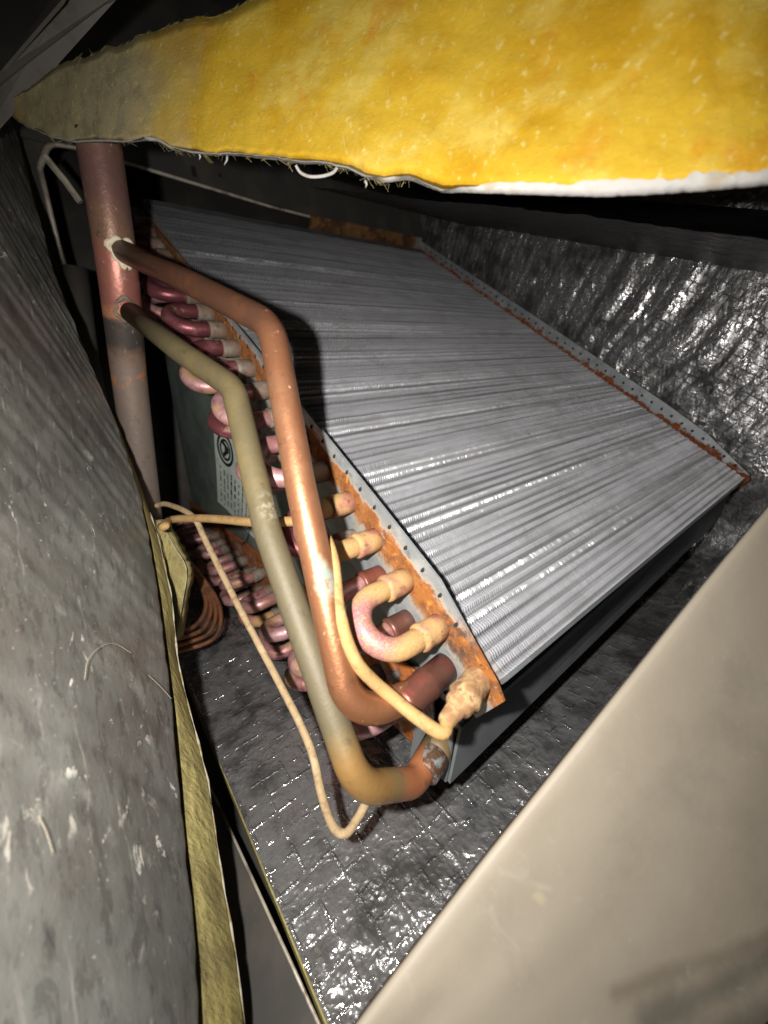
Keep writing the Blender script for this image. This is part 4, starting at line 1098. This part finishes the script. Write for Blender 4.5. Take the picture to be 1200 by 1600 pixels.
def stain(pa, pb, w0, w1, col, k, ws=120, wob=.003):
    A_, B_ = onq(*pa), onq(*pb)
    m = BEIGE
    # distance to the segment via a stretched ball about its middle
    mid = (A_ + B_) / 2; d = (B_ - A_); L_ = d.length; d.normalize()
    s1 = m.node('ShaderNodeVectorMath', operation='SUBTRACT'); m.L(m.tc.outputs['Object'], s1.inputs[0]); s1.inputs[1].default_value = mid
    dt = m.node('ShaderNodeVectorMath', operation='DOT_PRODUCT'); m.L(s1.outputs[0], dt.inputs[0]); dt.inputs[1].default_value = d
    cl = m.node('ShaderNodeClamp'); m.L(dt.outputs['Value'], cl.inputs[0]); cl.inputs[1].default_value = -L_ / 2; cl.inputs[2].default_value = L_ / 2
    sv = m.node('ShaderNodeVectorMath', operation='SCALE'); sv.inputs[0].default_value = d; m.L(cl.outputs[0], sv.inputs['Scale'])
    ds = m.node('ShaderNodeVectorMath', operation='DISTANCE'); m.L(s1.outputs[0], ds.inputs[0]); m.L(sv.outputs[0], ds.inputs[1])
    v_ = m.madd(m.noise(ws, detail=4), 2 * wob, ds.outputs['Value'], -wob)
    m.layer(col, m.ramp(v_, w1, w0), k=k)
stain((1010, 1590), (1230, 1480), .000, .007, (0.09, .08, .065), .85, 60, .004)
stain((960, 1545), (1230, 1455), .000, .004, (0.12, .10, .075), .7, 60, .002)
stain((1100, 1650), (1260, 1560), .001, .011, (0.08, .07, .055), .85, 60, .005)
stain((620, 1540), (700, 1500), .000, .007, (0.28, .24, .19), .6, 80, .004)
stain((838, 1398), (846, 1402), .0002, .0022, (0.36, .32, .20), .5, 300, .001)
stain((750, 1524), (756, 1530), .0002, .0011, (0.03, .028, .025), .9, 300, .0003)
stain((768, 1543), (775, 1553), .0002, .0010, (0.04, .035, .03), .8, 300, .0003)
stain((815, 1376), (860, 1386), .0, .0016, (0.33, .29, .235), .5, 300, .0012)
BEIGE.layer((0.17, 0.15, 0.12), BEIGE.noise(36, .50, .72, detail=8, rough=.65, stretch=(1, .5, 1), off=(3, 1, 1)), k=.5)
BEIGE.layer((0.29, 0.26, 0.215), BEIGE.noise(110, .62, .70, detail=7, dist=1.0, stretch=(1, .35, 1)), k=.35)
BEIGE.height(BEIGE.noise(60, detail=4), 1.0); BEIGE.bump(.0008, .3)
obj('painted_sheet', VV, F, BEIGE.m, cpn, smooth=True)

# ================================================================== GREY FLAP, upper left
fl = [at(-60, 260, .235), at(14, 152, .225), at(176, -4, .195), at(300, -120, .18), at(190, -160, .175), at(96, 0, .185), at(0, 112, .21), at(-80, 190, .22)]
flv = fl + [p + Vector(away) * .0015 for p in fl]
n_ = len(fl)
FLM = Mat('grey_flap_metal', (0.19, 0.18, 0.165), 0.5, 0.3); FLM.layer((0.12, 0.11, 0.10), FLM.noise(40, .42, .66, detail=6)); FLM.layer((.3, .29, .27), FLM.noise(260, .64, .74), k=.5)
o = obj('metal_flap', flv, [tuple(range(n_)), tuple(reversed(range(n_, 2 * n_)))] + [(i, i + n_, (i + 1) % n_ + n_, (i + 1) % n_) for i in range(n_)], FLM.m)
o['label'] = 'grey metal flap slanting across the upper left corner beside the yellow batt'; o['category'] = 'metal flap'

# ================================================================== CASING EDGE, bottom left
cs = thing('casing_ledge', 'grey casing ledge in the dark gap between duct board and foil floor', 'metal ledge', (0.0, 0.1, -0.03))
a0, a1 = on(382, 1352, 2, -.024), on(500, 1612, 2, -.024)
d_ = (a1 - a0)
a0 = a0 - d_ * .8; a1 = a1 + d_ * .4
v = [a0, a1, a1 + Vector((-.05, 0, -.012)), a0 + Vector((-.05, 0, -.012))]
obj('ledge_sheet', v + [p + Vector((0, 0, -.0012)) for p in v], [(0, 1, 2, 3), (7, 6, 5, 4), (0, 4, 5, 1), (1, 5, 6, 2), (2, 6, 7, 3), (3, 7, 4, 0)], DARKM.m, cs)
obj('ledge_lip', *tube([a0 + Vector((.0006, 0, .0010)), a1 + Vector((.0006, 0, .0010))], .0008, 6), RIMM.m, cs, smooth=True)
